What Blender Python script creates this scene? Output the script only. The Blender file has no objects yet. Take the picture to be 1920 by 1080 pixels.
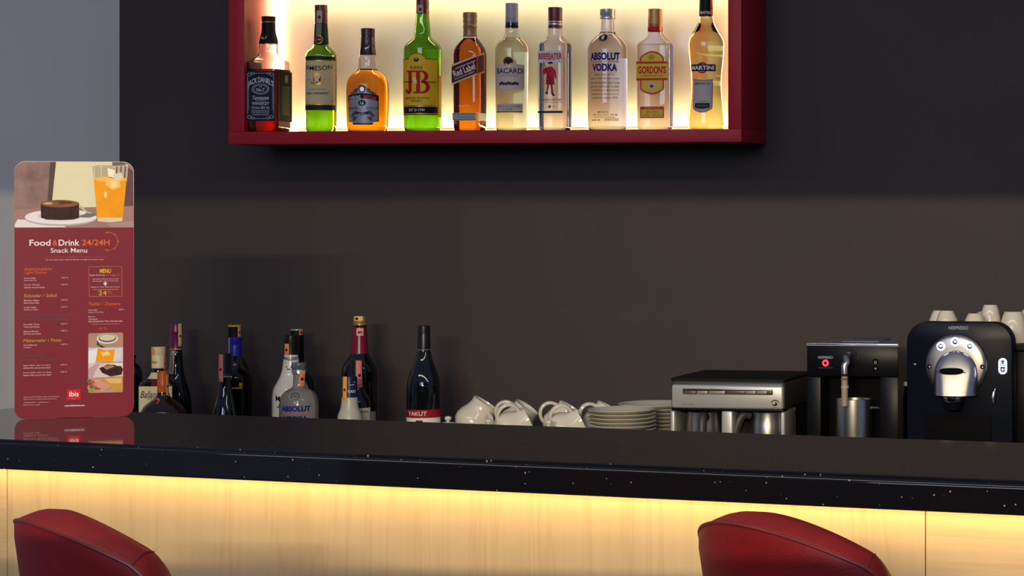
import bpy, bmesh, math, random
from mathutils import Vector, Matrix
random.seed(7)
SCN = bpy.context.scene
COL = SCN.collection
PI = math.pi

# ------------------------------------------------------------------ camera
F, CX, CY, YAW, DIST, EYE = 4500.0, 1836.0, 385.0, math.radians(9.88), 5.68, 1.5
cd = bpy.data.cameras.new('camera'); cam = bpy.data.objects.new('camera', cd); COL.objects.link(cam)
cd.sensor_width = 36.0; cd.lens = F / 1920 * 36.0
cd.shift_x = (960 - CX) / 1920.0; cd.shift_y = (CY - 540) / 1920.0
cam.location = (0, -DIST, EYE); cam.rotation_euler = (PI / 2, 0, YAW)
cd.clip_start = .05
SCN.camera = cam

# ------------------------------------------------------------------ light
AMBIENT = (0.48, 0.64, 1.1); AMBIENT_STRENGTH = 0.21
w = bpy.data.worlds.new('world'); SCN.world = w; w.use_nodes = True
bg = w.node_tree.nodes['Background']; bg.inputs[0].default_value = (*AMBIENT, 1); bg.inputs[1].default_value = AMBIENT_STRENGTH

def lamp(name, kind, loc, power, color, size=.05, aim=None, **kw):
    d = bpy.data.lights.new(name, kind); o = bpy.data.objects.new(name, d); COL.objects.link(o)
    o.location = loc; d.energy = power; d.color = color
    if kind == 'AREA':
        d.shape = 'RECTANGLE'; d.size = size[0]; d.size_y = size[1]
    else:
        d.shadow_soft_size = size
    if aim is not None:
        o.rotation_euler = (Vector(aim) - Vector(loc)).to_track_quat('-Z', 'Y').to_euler()
    for k, v in kw.items(): setattr(d, k, v)
    return o
# assumed lamps of a lobby behind the camera, shining through the slot of the added blocker wall
WARM = (1.0, .82, .52)
for i in range(16):
    lamp('assumed_lobby_lamp', 'SPOT', (-1.05 + .18 * i, -12.0, 2.8), 180, WARM, .016, (-1.5, 0, 1.1), spot_size=math.radians(44), spot_blend=.3)
# added bluish fill lamp behind the camera for assumed daylight; no window there
lamp('added_daylight_fill', 'AREA', (-1.75, -5.9, 2.5), 68, (.66, .74, 1.0), (2.6, 1.1), (-2.0, -.3, 1.3))
# added linear lamp over the bar's customer side, giving the worktop edge its highlight
lamp('added_bar_lamp', 'AREA', (-1.0, -3.1, 2.78), 34, (1, .84, .60), (5.0, .20), (-1.0, -2.6, 1.0))

SCN.view_settings.view_transform = 'Standard'; SCN.view_settings.look = 'None'
SCN.view_settings.gamma = 1; SCN.view_settings.use_curve_mapping = False
SCN.view_settings.exposure = 0.0
SCN.cycles.max_bounces = 14; SCN.cycles.transmission_bounces = 14; SCN.cycles.glossy_bounces = 6
SCN.cycles.diffuse_bounces = 4; SCN.cycles.caustics_reflective = False; SCN.cycles.caustics_refractive = False
SCN.cycles.blur_glossy = .3; SCN.cycles.sample_clamp_indirect = 4

# ------------------------------------------------------------------ picking points of the place
RT = Vector((math.cos(YAW), math.sin(YAW), 0)); FW = Vector((-math.sin(YAW), math.cos(YAW), 0)); CP = Vector(cam.location)
def ray(u, v): return FW + RT * ((u - CX) / F) + Vector((0, 0, -(v - CY) / F))
def PY(u, v, Y):
    d = ray(u, v); return CP + d * ((Y - CP.y) / d.y)
def PZ(u, v, Z):
    d = ray(u, v); return CP + d * ((Z - CP.z) / d.z)
def scale_at(p): return F / (Vector(p) - CP).dot(FW)          # pixels per metre there

# ------------------------------------------------------------------ materials
MATS = {}
def srgb(c): return tuple((x / 255 / 12.92) if x / 255 <= .04045 else ((x / 255 + .055) / 1.055) ** 2.4 for x in c)
def mat(name, col, rough=.5, metal=0, trans=0, ior=1.45, emit=None, strength=0, coat=0, vary=0, vscale=30, bump=0, bscale=200, spec=None):
    if name in MATS: return MATS[name]
    m = bpy.data.materials.new(name); m.use_nodes = True; nt = m.node_tree; b = nt.nodes['Principled BSDF']
    b.inputs['Base Color'].default_value = (*col, 1); b.inputs['Roughness'].default_value = rough
    b.inputs['Metallic'].default_value = metal; b.inputs['Transmission Weight'].default_value = trans
    b.inputs['IOR'].default_value = ior; b.inputs['Coat Weight'].default_value = coat
    if spec is None and name.startswith('print_'): spec = .12
    if spec is not None: b.inputs['Specular IOR Level'].default_value = spec
    if emit: b.inputs['Emission Color'].default_value = (*emit, 1); b.inputs['Emission Strength'].default_value = strength
    if vary or bump:
        tc = nt.nodes.new('ShaderNodeTexCoord'); n = nt.nodes.new('ShaderNodeTexNoise')
        n.inputs['Scale'].default_value = vscale; n.inputs['Detail'].default_value = 4
        nt.links.new(tc.outputs['Object'], n.inputs['Vector'])
        if vary:
            r = nt.nodes.new('ShaderNodeValToRGB')
            r.color_ramp.elements[0].position = .3; r.color_ramp.elements[1].position = .7
            r.color_ramp.elements[0].color = (*[x * (1 - vary) for x in col], 1); r.color_ramp.elements[1].color = (*[min(1, x * (1 + vary)) for x in col], 1)
            nt.links.new(n.outputs['Fac'], r.inputs['Fac']); nt.links.new(r.outputs['Color'], b.inputs['Base Color'])
        if bump:
            n2 = nt.nodes.new('ShaderNodeTexNoise'); n2.inputs['Scale'].default_value = bscale
            nt.links.new(tc.outputs['Object'], n2.inputs['Vector'])
            bp = nt.nodes.new('ShaderNodeBump'); bp.inputs['Strength'].default_value = bump; bp.inputs['Distance'].default_value = .002
            nt.links.new(n2.outputs['Fac'], bp.inputs['Height']); nt.links.new(bp.outputs['Normal'], b.inputs['Normal'])
    MATS[name] = m; return m
def flat(rgb, rough=.55):                     # a printed ink
    return mat('ink_%d_%d_%d' % rgb, srgb(rgb), rough, spec=.2)
def glass(name, rgb, rough=0.0, ior=1.45): return mat(name, rgb, rough, trans=1, ior=ior)

def tint(name, rgb):                          # the colour a drink gives the light that crosses it
    if name in MATS: return MATS[name]
    m = bpy.data.materials.new(name); m.use_nodes = True; nt = m.node_tree; nt.nodes.remove(nt.nodes['Principled BSDF'])
    t = nt.nodes.new('ShaderNodeBsdfTransparent'); t.inputs[0].default_value = (*rgb, 1)
    nt.links.new(t.outputs[0], nt.nodes['Material Output'].inputs['Surface']); MATS[name] = m; return m
def quartz():
    m = mat('black_quartz', (.006, .006, .007), .045, ior=1.42); nt = m.node_tree; b = nt.nodes['Principled BSDF']
    tc = nt.nodes.new('ShaderNodeTexCoord')
    v = nt.nodes.new('ShaderNodeTexVoronoi'); v.inputs['Scale'].default_value = 125
    nt.links.new(tc.outputs['Object'], v.inputs['Vector'])
    sep = nt.nodes.new('ShaderNodeSeparateColor'); nt.links.new(v.outputs['Color'], sep.inputs[0])
    # only some cells carry a fleck, and each fleck has its own size
    a = nt.nodes.new('ShaderNodeMath'); a.operation = 'MULTIPLY_ADD'; a.inputs[1].default_value = .50; a.inputs[2].default_value = -.32
    nt.links.new(sep.outputs[0], a.inputs[0])
    l = nt.nodes.new('ShaderNodeMath'); l.operation = 'LESS_THAN'; nt.links.new(v.outputs['Distance'], l.inputs[0]); nt.links.new(a.outputs[0], l.inputs[1])
    mx = nt.nodes.new('ShaderNodeMix'); mx.data_type = 'RGBA'
    mx.inputs['A'].default_value = (.005, .005, .0065, 1); mx.inputs['B'].default_value = (.24, .23, .22, 1)
    nt.links.new(l.outputs[0], mx.inputs['Factor']); nt.links.new(mx.outputs['Result'], b.inputs['Base Color'])
    return m
def maple(name, horizontal=False, seed=0.0):
    m = mat(name, (.6, .45, .27), .42); nt = m.node_tree; b = nt.nodes['Principled BSDF']
    tc = nt.nodes.new('ShaderNodeTexCoord'); mp = nt.nodes.new('ShaderNodeMapping')
    mp.inputs['Scale'].default_value = (.45, 1, 9) if horizontal else (9, 1, .45); mp.inputs['Location'].default_value = (seed, seed * 2, seed * 3)
    nt.links.new(tc.outputs['Object'], mp.inputs['Vector'])
    n = nt.nodes.new('ShaderNodeTexNoise'); n.inputs['Scale'].default_value = 1.6; n.inputs['Detail'].default_value = 3; n.inputs['Distortion'].default_value = .6
    nt.links.new(mp.outputs[0], n.inputs['Vector'])
    # thin dark growth lines: contour lines of the slow noise
    mu = nt.nodes.new('ShaderNodeMath'); mu.operation = 'MULTIPLY'; mu.inputs[1].default_value = 7; nt.links.new(n.outputs['Fac'], mu.inputs[0])
    fr = nt.nodes.new('ShaderNodeMath'); fr.operation = 'FRACT'; nt.links.new(mu.outputs[0], fr.inputs[0])
    r = nt.nodes.new('ShaderNodeValToRGB'); e = r.color_ramp.elements
    e[0].position = 0; e[0].color = (.475, .33, .175, 1); e[1].position = .16; e[1].color = (.50, .36, .195, 1)
    x = e.new(.8); x.color = (.52, .375, .208, 1); x = e.new(1.0); x.color = (.49, .345, .185, 1)
    nt.links.new(fr.outputs[0], r.inputs['Fac'])
    mp2 = nt.nodes.new('ShaderNodeMapping'); mp2.inputs['Scale'].default_value = (1.2, 1, 90) if horizontal else (90, 1, 1.2)
    nt.links.new(tc.outputs['Object'], mp2.inputs['Vector'])
    n2 = nt.nodes.new('ShaderNodeTexNoise'); n2.inputs['Scale'].default_value = 1.3; n2.inputs['Detail'].default_value = 4; nt.links.new(mp2.outputs[0], n2.inputs['Vector'])
    r2 = nt.nodes.new('ShaderNodeValToRGB'); r2.color_ramp.elements[0].position = .25; r2.color_ramp.elements[0].color = (.95, .945, .93, 1); r2.color_ramp.elements[1].position = .6
    nt.links.new(n2.outputs['Fac'], r2.inputs['Fac'])
    mx = nt.nodes.new('ShaderNodeMix'); mx.data_type = 'RGBA'; mx.blend_type = 'MULTIPLY'; mx.inputs['Factor'].default_value = 1
    nt.links.new(r.outputs['Color'], mx.inputs['A']); nt.links.new(r2.outputs['Color'], mx.inputs['B'])
    nt.links.new(mx.outputs['Result'], b.inputs['Base Color'])
    return m

M_WALL = mat('charcoal_paint', (.039, .0295, .0295), .75, vary=.06, vscale=2.5, bump=.06, bscale=260)
M_WALL_L = mat('grey_paint', (.50, .485, .48), .7, vary=.03, vscale=2, bump=.05, bscale=240)
M_FLOOR = mat('floor_tile', (.10, .09, .085), .4, vary=.1, vscale=6)
M_RED = mat('red_lacquer', (.37, .012, .022), .5, spec=.3, vary=.03, vscale=8)
M_LEATHER = mat('red_leather', (.165, .0065, .007), .5, spec=.25, vary=.08, vscale=25, bump=.25, bscale=420)
M_PIPING = mat('red_piping', (.12, .009, .009), .4)
M_CHROME = mat('polished_steel', (.62, .60, .57), .14, metal=1)
M_STEEL = mat('brushed_steel', (.60, .57, .53), .28, metal=1, vary=.06, vscale=60)
M_SILVER = mat('silver_plastic', (.40, .39, .37), .35, metal=.35, vary=.02, vscale=20)
M_BLACK = mat('black_plastic', (.004, .004, .006), .32, vary=.1, vscale=40, spec=.12)
M_BLACKM = mat('matt_black', (.008, .008, .009), .55, vary=.1, vscale=40, spec=.15)
M_RECESS = mat('recess_black', (.0025, .0025, .003), .7, vary=.1, vscale=40, spec=.06)
M_HANDLE = mat('handle_rubber', (.035, .032, .028), .45, vary=.1, vscale=40)
M_PORC = mat('porcelain', (.63, .585, .485), .12, vary=.015, vscale=12, coat=.3)
M_PANEL = mat('white_gloss_panel', (.80, .80, .64), .22, vary=.01, vscale=5)
M_LED = mat('warm_led', (.9, .85, .7), .5, emit=(1, .95, .50), strength=32)
M_LEDBAR = mat('yellow_led', (.9, .85, .7), .5, emit=(1, .74, .37), strength=23)
M_QUARTZ = quartz()
M_COUNTER = mat('dark_laminate', (.03, .027, .025), .35, vary=.1, vscale=20)

# ------------------------------------------------------------------ mesh helpers
class MB:
    def __init__(s): s.v = []; s.f = []
    def add(s, vs, fs):
        o = len(s.v); s.v += [tuple(p) for p in vs]; s.f += [tuple(i + o for i in f) for f in fs]; return s
    def bm(s, b):
        b.verts.index_update(); s.add([p.co.copy() for p in b.verts], [[p.index for p in f.verts] for f in b.faces]); b.free(); return s
    def box(s, lo, hi, bev=0, seg=2):
        b = bmesh.new(); bmesh.ops.create_cube(b, size=1)
        for p in b.verts: p.co = Vector([(lo[i] + hi[i]) / 2 + p.co[i] * (hi[i] - lo[i]) for i in range(3)])
        if bev: bmesh.ops.bevel(b, geom=b.edges[:], offset=bev, segments=seg, affect='EDGES', profile=.5)
        return s.bm(b)
    def loft(s, rings, seg=36, cap0=True, cap1=True, closed=False):
        """rings: (z, hx, hy, n[, cx, cy]) superellipses stacked along z"""
        vs = []
        for r in rings:
            z, hx, hy, n = r[:4]; cx, cy = (r[4], r[5]) if len(r) > 4 else (0, 0)
            for k in range(seg):
                t = 2 * PI * (k + .5) / seg; c, q = math.cos(t), math.sin(t)
                x = hx * math.copysign(abs(c) ** (2 / n), c); y = hy * math.copysign(abs(q) ** (2 / n), q)
                vs.append((cx + x, cy + y, z))
        fs = []; R = len(rings)
        for i in range(R if closed else R - 1):
            for k in range(seg):
                a, b_ = i * seg + k, i * seg + (k + 1) % seg; j = (i + 1) % R
                fs.append((a, b_, j * seg + (k + 1) % seg, j * seg + k))
        if not closed and cap0: fs.append(tuple(range(seg - 1, -1, -1)))
        if not closed and cap1: fs.append(tuple((R - 1) * seg + k for k in range(seg)))
        return s.add(vs, fs)
    def tube(s, pts, rad, seg=10, closed=False, flat_=1.0, caps=True):
        pts = [Vector(p) for p in pts]; n = len(pts); rad = rad if hasattr(rad, '__len__') else [rad] * n
        vs = []; up = None
        for i, p in enumerate(pts):
            a = pts[(i - 1) % n] if (closed or i > 0) else p; b_ = pts[(i + 1) % n] if (closed or i < n - 1) else p
            t = (b_ - a).normalized()
            if up is None: up = Vector((0, 0, 1)) if abs(t.z) < .9 else Vector((1, 0, 0))
            x = t.cross(up).normalized(); up = x.cross(t).normalized()
            for k in range(seg):
                g = 2 * PI * k / seg; vs.append(p + (x * math.cos(g) * flat_ + up * math.sin(g)) * rad[i])
        fs = []
        for i in range(n if closed else n - 1):
            for k in range(seg):
                j = (i + 1) % n
                fs.append((i * seg + k, i * seg + (k + 1) % seg, j * seg + (k + 1) % seg, j * seg + k))
        if not closed and caps: fs += [tuple(range(seg - 1, -1, -1)), tuple((n - 1) * seg + k for k in range(seg))]
        return s.add(vs, fs)
    def prism(s, poly, y0, y1, bev=0):
        """polygon in x,z extruded from y0 (front) to y1"""
        b = bmesh.new(); n = len(poly)
        fr = [b.verts.new((x, y0, z)) for x, z in poly]; bk = [b.verts.new((x, y1, z)) for x, z in poly]
        ff = b.faces.new(fr); b.faces.new(bk[::-1])
        for i in range(n): b.faces.new((fr[i], bk[i], bk[(i + 1) % n], fr[(i + 1) % n]))
        bmesh.ops.recalc_face_normals(b, faces=b.faces[:])
        if bev: bmesh.ops.bevel(b, geom=list(ff.edges), offset=bev, segments=2, affect='EDGES', profile=.5)
        return s.bm(b)
    def build(s, name, m, parent=None, label=None, sharp=35, recalc=True):
        me = bpy.data.meshes.new(name); me.from_pydata(s.v, [], s.f); me.validate(); me.materials.append(m)
        if recalc:
            b = bmesh.new(); b.from_mesh(me); bmesh.ops.recalc_face_normals(b, faces=b.faces[:]); b.to_mesh(me); b.free()
        me.shade_smooth()
        try: me.set_sharp_from_angle(angle=math.radians(sharp))
        except Exception: pass
        o = bpy.data.objects.new(name, me); COL.objects.link(o)
        if parent: o.parent = parent
        if label: o['label'] = label
        return o
def thing(name, label, cat, loc=(0, 0, 0), rz=0, group=None):
    o = bpy.data.objects.new(name, None); COL.objects.link(o); o.location = loc; o.rotation_euler = (0, 0, rz)
    o.empty_display_size = .05; o['label'] = label; o['category'] = cat
    if group: o['group'] = group
    return o
def tag(o, label, cat, group=None):
    o['label'] = label; o['category'] = cat
    if group: o['group'] = group
    return o
def structure(o): o['kind'] = 'structure'; return o
def rrect(x0, z0, x1, z1, r, n=5):
    p = []
    for cx, cz, a in ((x1 - r, z0 + r, -90), (x1 - r, z1 - r, 0), (x0 + r, z1 - r, 90), (x0 + r, z0 + r, 180)):
        for k in range(n + 1):
            g = math.radians(a + 90 * k / n); p.append((cx + r * math.cos(g), cz + r * math.sin(g)))
    return p
def ell(cx, cz, rx, rz, n=24, a0=0, a1=360):
    full = (a1 - a0) == 360
    return [(cx + rx * math.cos(math.radians(a0 + (a1 - a0) * k / (n if full else n - 1))), cz + rz * math.sin(math.radians(a0 + (a1 - a0) * k / (n if full else n - 1)))) for k in range(n)]

# ------------------------------------------------------------------ lettering
def glyphs(txt, bold=0.0, res=3, spacing=1.0):
    key = (txt, bold, res, spacing)
    if key not in glyphs.c:
        cu = bpy.data.curves.new('lettering', 'FONT'); cu.body = txt; cu.resolution_u = res; cu.offset = bold; cu.space_character = spacing
        ob = bpy.data.objects.new('lettering', cu); me = ob.to_mesh()
        vs = [(v.co.x, v.co.y) for v in me.vertices]; fs = [tuple(p.vertices) for p in me.polygons]
        ob.to_mesh_clear(); bpy.data.objects.remove(ob); bpy.data.curves.remove(cu)
        x0 = min(v[0] for v in vs); x1 = max(v[0] for v in vs); y0 = min(v[1] for v in vs); y1 = max(v[1] for v in vs)
        glyphs.c[key] = ([((x - x0) / (x1 - x0) - .5, (y - y0) / max(1e-6, y1 - y0) - .5) for x, y in vs], fs)
    return glyphs.c[key]
glyphs.c = {}

class Skin:
    """prints flat artwork on a surface; fn(u, v, lift) gives the point, u and v in drawing units"""
    def __init__(s, fn): s.fn = fn; s.layers = {}
    def mb(s, m, what=None): return s.layers.setdefault((m, what and what + str(len(s.layers))), MB())   # a line of text or a band is a mesh of its own
    def text(s, m, txt, u, v, w_, h_, bold=.0, lift=.0011, rot=0, arc=0, shear=0, spacing=1.0):
        vs, fs = glyphs(txt, bold if bold >= .035 and len(txt) < 10 and w_ > 100 else bold * .5, 3, spacing); c, q = math.cos(math.radians(rot)), math.sin(math.radians(rot)); out = []
        for x, y in vs:
            a, b = x * w_ + y * h_ * shear, y * h_ - arc * (4 * x * x)
            out.append(s.fn(u + a * c - b * q, v + a * q + b * c, lift))
        s.mb(m, 'text').add(out, fs); return s
    def poly(s, m, pts, lift=.0006):
        s.mb(m).add([s.fn(u, v, lift) for u, v in pts], [tuple(range(len(pts)))]); return s
    def strip(s, m, u0, u1, lo, hi, lift=.0005, n=16, nv=1):
        """patch between the curves lo(u) and hi(u)"""
        lo_ = lo if callable(lo) else (lambda u: lo); hi_ = hi if callable(hi) else (lambda u: hi); vs = []
        for i in range(n + 1):
            u = u0 + (u1 - u0) * i / n
            for j in range(nv + 1): vs.append(s.fn(u, lo_(u) + (hi_(u) - lo_(u)) * j / nv, lift))
        fs = [(i * (nv + 1) + j, (i + 1) * (nv + 1) + j, (i + 1) * (nv + 1) + j + 1, i * (nv + 1) + j + 1) for i in range(n) for j in range(nv)]
        s.mb(m, 'band').add(vs, fs); return s
    def disc(s, m, u, v, ru, rv, lift=.0008, n=24, r0=0):
        if r0:
            vs = []; 
            for k in range(n):
                g = 2 * PI * k / n
                for q in (1, r0): vs.append(s.fn(u + ru * q * math.cos(g), v + rv * q * math.sin(g), lift))
            s.mb(m).add(vs, [(2 * k, 2 * ((k + 1) % n), 2 * ((k + 1) % n) + 1, 2 * k + 1) for k in range(n)])
        else: s.poly(m, ell(u, v, ru, rv, n), lift)
        return s
    def line(s, m, a, b, w_, lift=.001):
        d = Vector((b[0] - a[0], b[1] - a[1])); L = d.length; nx, ny = -d.y / L * w_ / 2, d.x / L * w_ / 2
        return s.poly(m, [(a[0] + nx, a[1] + ny), (a[0] - nx, a[1] - ny), (b[0] - nx, b[1] - ny), (b[0] + nx, b[1] + ny)], lift)
    def build(s, parent, name='lettering', first=None):
        """first layer (if named) becomes the label itself and parents the other layers"""
        base = parent; out = []
        for i, ((m, what), mb) in enumerate(s.layers.items()):
            o = mb.build(first if (first and i == 0) else ('printed_band' if what and what[0] == 'b' else name), m, base, recalc=False)
            if first and i == 0: base = o
            out.append(o)
        s.layers = {}; return out

# ================================================================== THE ROOM
WALL_X0, WALL_X1 = PY(224, 300, 0).x, 2.2
structure(MB().box((WALL_X0 - .3, 0, 0), (WALL_X1, .2, 3.3)).build('wall_back', M_WALL))
sd = Vector((-.80, -.60, 0)); sn = Vector((.60, -.80, 0)); c0 = Vector((WALL_X0, 0, 0))       # splayed side wall
q = [c0, c0 + sd * 2.6, c0 + sd * 2.6 - sn * .2, c0 - sn * .2]
structure(MB().add([(p.x, p.y, z) for z in (0, 3.3) for p in q], [(0, 1, 2, 3), (7, 6, 5, 4)] + [(i, (i + 1) % 4, (i + 1) % 4 + 4, i + 4) for i in range(4)]).build('wall_left', M_WALL_L))
structure(MB().box((WALL_X0 - 2.4, -13, -.1), (WALL_X1, .2, 0)).build('floor', M_FLOOR))
# unseen wall added behind the camera; its slot shapes the warm lamp light
rw = MB().box((WALL_X0 - 2.3, -6.4, 2.20), (WALL_X1 + 2.5, -6.3, 3.3)); rw.box((WALL_X0 - 2.3, -6.4, 0), (WALL_X1 + 2.5, -6.3, 1.72))
rw.box((WALL_X0 - 2.3, -6.4, 1.72), (-1.45, -6.3, 2.20))
structure(rw.build('light_blocker_rear', M_WALL))

# ================================================================== BAR
BAR_Z = 1.12
fa, fb = PZ(0, 825, BAR_Z), PZ(1920, 903, BAR_Z)
bdir = (fb - fa).normalized(); bin_ = Vector((-bdir.y, bdir.x, 0))      # along the front edge; into the bar
depth = (((PZ(0, 764.6, BAR_Z) - fa).dot(bin_)) + ((PZ(1920, 829, BAR_Z) - fa).dot(bin_))) / 2
BANG = math.atan2(bdir.y, bdir.x)
ORG = fa                                                               # local frame: x along, y into, z up
L0, L1 = -.42, (fb - fa).length + .7
bx = lambda u, v=950: None
def along(u, off=0.0):                                                  # local x of the pixel column u on the vertical plane y=off
    d = ray(u, 900); o = ORG + bin_ * off
    t = (o - CP).dot(bin_) / d.dot(bin_); return (CP + d * t - ORG).dot(bdir)
top = bpy.data.objects.new('bar_worktop', None)
rf = .0075                                                              # rounded front edge below a small step
prof = [(.0130, 0), (.0110, -.0012), (.0106, -.0042)] + [(rf - rf * math.sin(math.radians(t)), -.0045 - rf + rf * math.cos(math.radians(t))) for t in range(0, 91, 10)]
prof += [(0, -.0132), (0, -.0435), (0, -.0445), (.0015, -.0470), (.004, -.0478), (depth, -.0478), (depth, -.002), (depth - .002, 0)]
vs = [(L0, a, b) for a, b in prof] + [(L1, a, b) for a, b in prof]; n = len(prof)
fs = [(i, (i + 1) % n, (i + 1) % n + n, i + n) for i in range(n)] + [tuple(range(n))[::-1], tuple(range(n, 2 * n))]
bpy.data.objects.remove(top)
wt = MB().add(vs, fs).build('bar_worktop', M_QUARTZ, sharp=20)
wt.location = (ORG.x, ORG.y, BAR_Z); wt.rotation_euler = (0, 0, BANG)
tag(wt, 'long black quartz bar worktop with pale flecks in its front edge', 'worktop')

bar = thing('bar_counter', 'pale maple bar front under the black worktop with yellow light along its top', 'bar', (ORG.x, ORG.y, 0), BANG)
OV = .115                                                               # overhang
zt = BAR_Z - .0478
j0, j1 = along(13, OV), along(1735, OV)
for i, (a, b) in enumerate(((L0 + .02, j0), (j0, j1), (j1, L1 - .02))):
    mb = MB().box((a + .0008, OV, .08), (b - .0008, OV + .018, zt - .002), .0006, 1)
    mb.build('front_panel', maple('maple_%d' % i, i != 1, i * 3.7), bar)
MB().box((L0 + .05, OV + .03, .002), (L1 - .05, OV + .05, .08)).build('plinth', M_BLACKM, bar)
MB().box((L0 + .02, OV + .02, .08), (L1 - .02, depth - .04, zt - .001)).build('carcass', M_BLACKM, bar)
MB().box((L0 + .03, OV - .036, zt - .005), (L1 - .03, OV - .022, zt - .001)).build('light_strip', M_LEDBAR, bar)

# back counter
CZ = .913
bc = thing('back_counter', 'dark low back counter along the wall behind the bar', 'counter', (0, 0, 0))
x0, x1 = WALL_X0 + .002, 1.2
MB().box((x0, -.62, CZ - .03), (x1, -.002, CZ), .002).build('counter_top', M_COUNTER, bc)
MB().box((x0, -.58, .1), (x1, -.002, CZ - .031)).build('cabinet_body', M_BLACKM, bc)
MB().box((x0, -.54, .001), (x1, -.002, .1)).build('plinth', M_BLACKM, bc)

# ================================================================== LIT WALL CABINET
CF = -.224                                                              # front plane
xl, xr = PY(428.5, 200, CF).x, PY(1390, 200, CF).x
xli, xri = PY(458, 200, CF).x, PY(1365, 200, CF).x
zb, zbi = PY(900, 268.5, CF).z, PY(900, 244.5, CF).z
zti = PY(900, -42, CF).z; ztp = zti + (zbi - zb)
cab = thing('display_cabinet', 'red open wall cabinet with a glowing cream back holding bottles', 'cabinet', ((xl + xr) / 2, -.001, zb))
cx0, cz0 = cab.location.x, cab.location.z
def cbox(name, x0, y0, z0, x1, y1, z1, m, bev=.0012, par=None):
    return MB().box((x0 - cx0, y0 + .001, z0 - cz0), (x1 - cx0, y1 + .001, z1 - cz0), bev).build(name, m, par or cab)
cbox('bottom_board', xl, CF, zb, xr, -.001, zbi, M_RED)
cbox('top_board', xl, CF, zti, xr, -.001, ztp, M_RED)
cbox('side_board', xl, CF, zbi, xli, -.001, zti, M_RED)
cbox('side_board', xri, CF, zbi, xr, -.001, zti, M_RED)
PYB = -.056                                                             # front of the glowing panel
g = .022
bp = cbox('back_panel', xli + g, PYB, zbi + .012, xri - g, -.012, zti - .012, M_PANEL, .0015)
cbox('backing_board', xli, -.011, zbi, xri, -.002, zti, M_PANEL, 0)
e = .0015
cbox('light_strip', xli + e, PYB - .004, zbi + .004, xli + g - .006, PYB + .018, zti - .004, M_LED, 0)
cbox('light_strip', xri - g + .006, PYB - .004, zbi + .004, xri - e, PYB + .018, zti - .004, M_LED, 0)
cbox('light_strip', xli + g, PYB - .030, zbi + .0005, xri - g, PYB - .020, zbi + .0040, M_LED, 0)
cbox('light_strip', xli + g, PYB - .034, zti - .0020, xri - g, PYB - .026, zti - .0005, M_LED, 0)
SHELF = zbi

# ================================================================== BOTTLES
def pchip(pts, sub=4):
    """monotone smooth curve through (z, w, n, ratio)"""
    z = [p[0] for p in pts]; w = [p[1] for p in pts]; N = len(pts)
    h = [z[i + 1] - z[i] for i in range(N - 1)]; d = [(w[i + 1] - w[i]) / h[i] for i in range(N - 1)]
    m = [d[0]] + [0 if d[i - 1] * d[i] <= 0 else 2 * d[i - 1] * d[i] / (d[i - 1] + d[i]) for i in range(1, N - 1)] + [d[-1]]
    out = []
    for i in range(N - 1):
        for q in range(sub):
            t = q / sub; a = h[i]
            y = (2 * t**3 - 3 * t * t + 1) * w[i] + (t**3 - 2 * t * t + t) * a * m[i] + (-2 * t**3 + 3 * t * t) * w[i + 1] + (t**3 - t * t) * a * m[i + 1]
            out.append((z[i] + t * a, y, pts[i][2] + (pts[i + 1][2] - pts[i][2]) * t, pts[i][3] + (pts[i + 1][3] - pts[i][3]) * t))
    out.append(pts[-1]); return out

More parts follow.
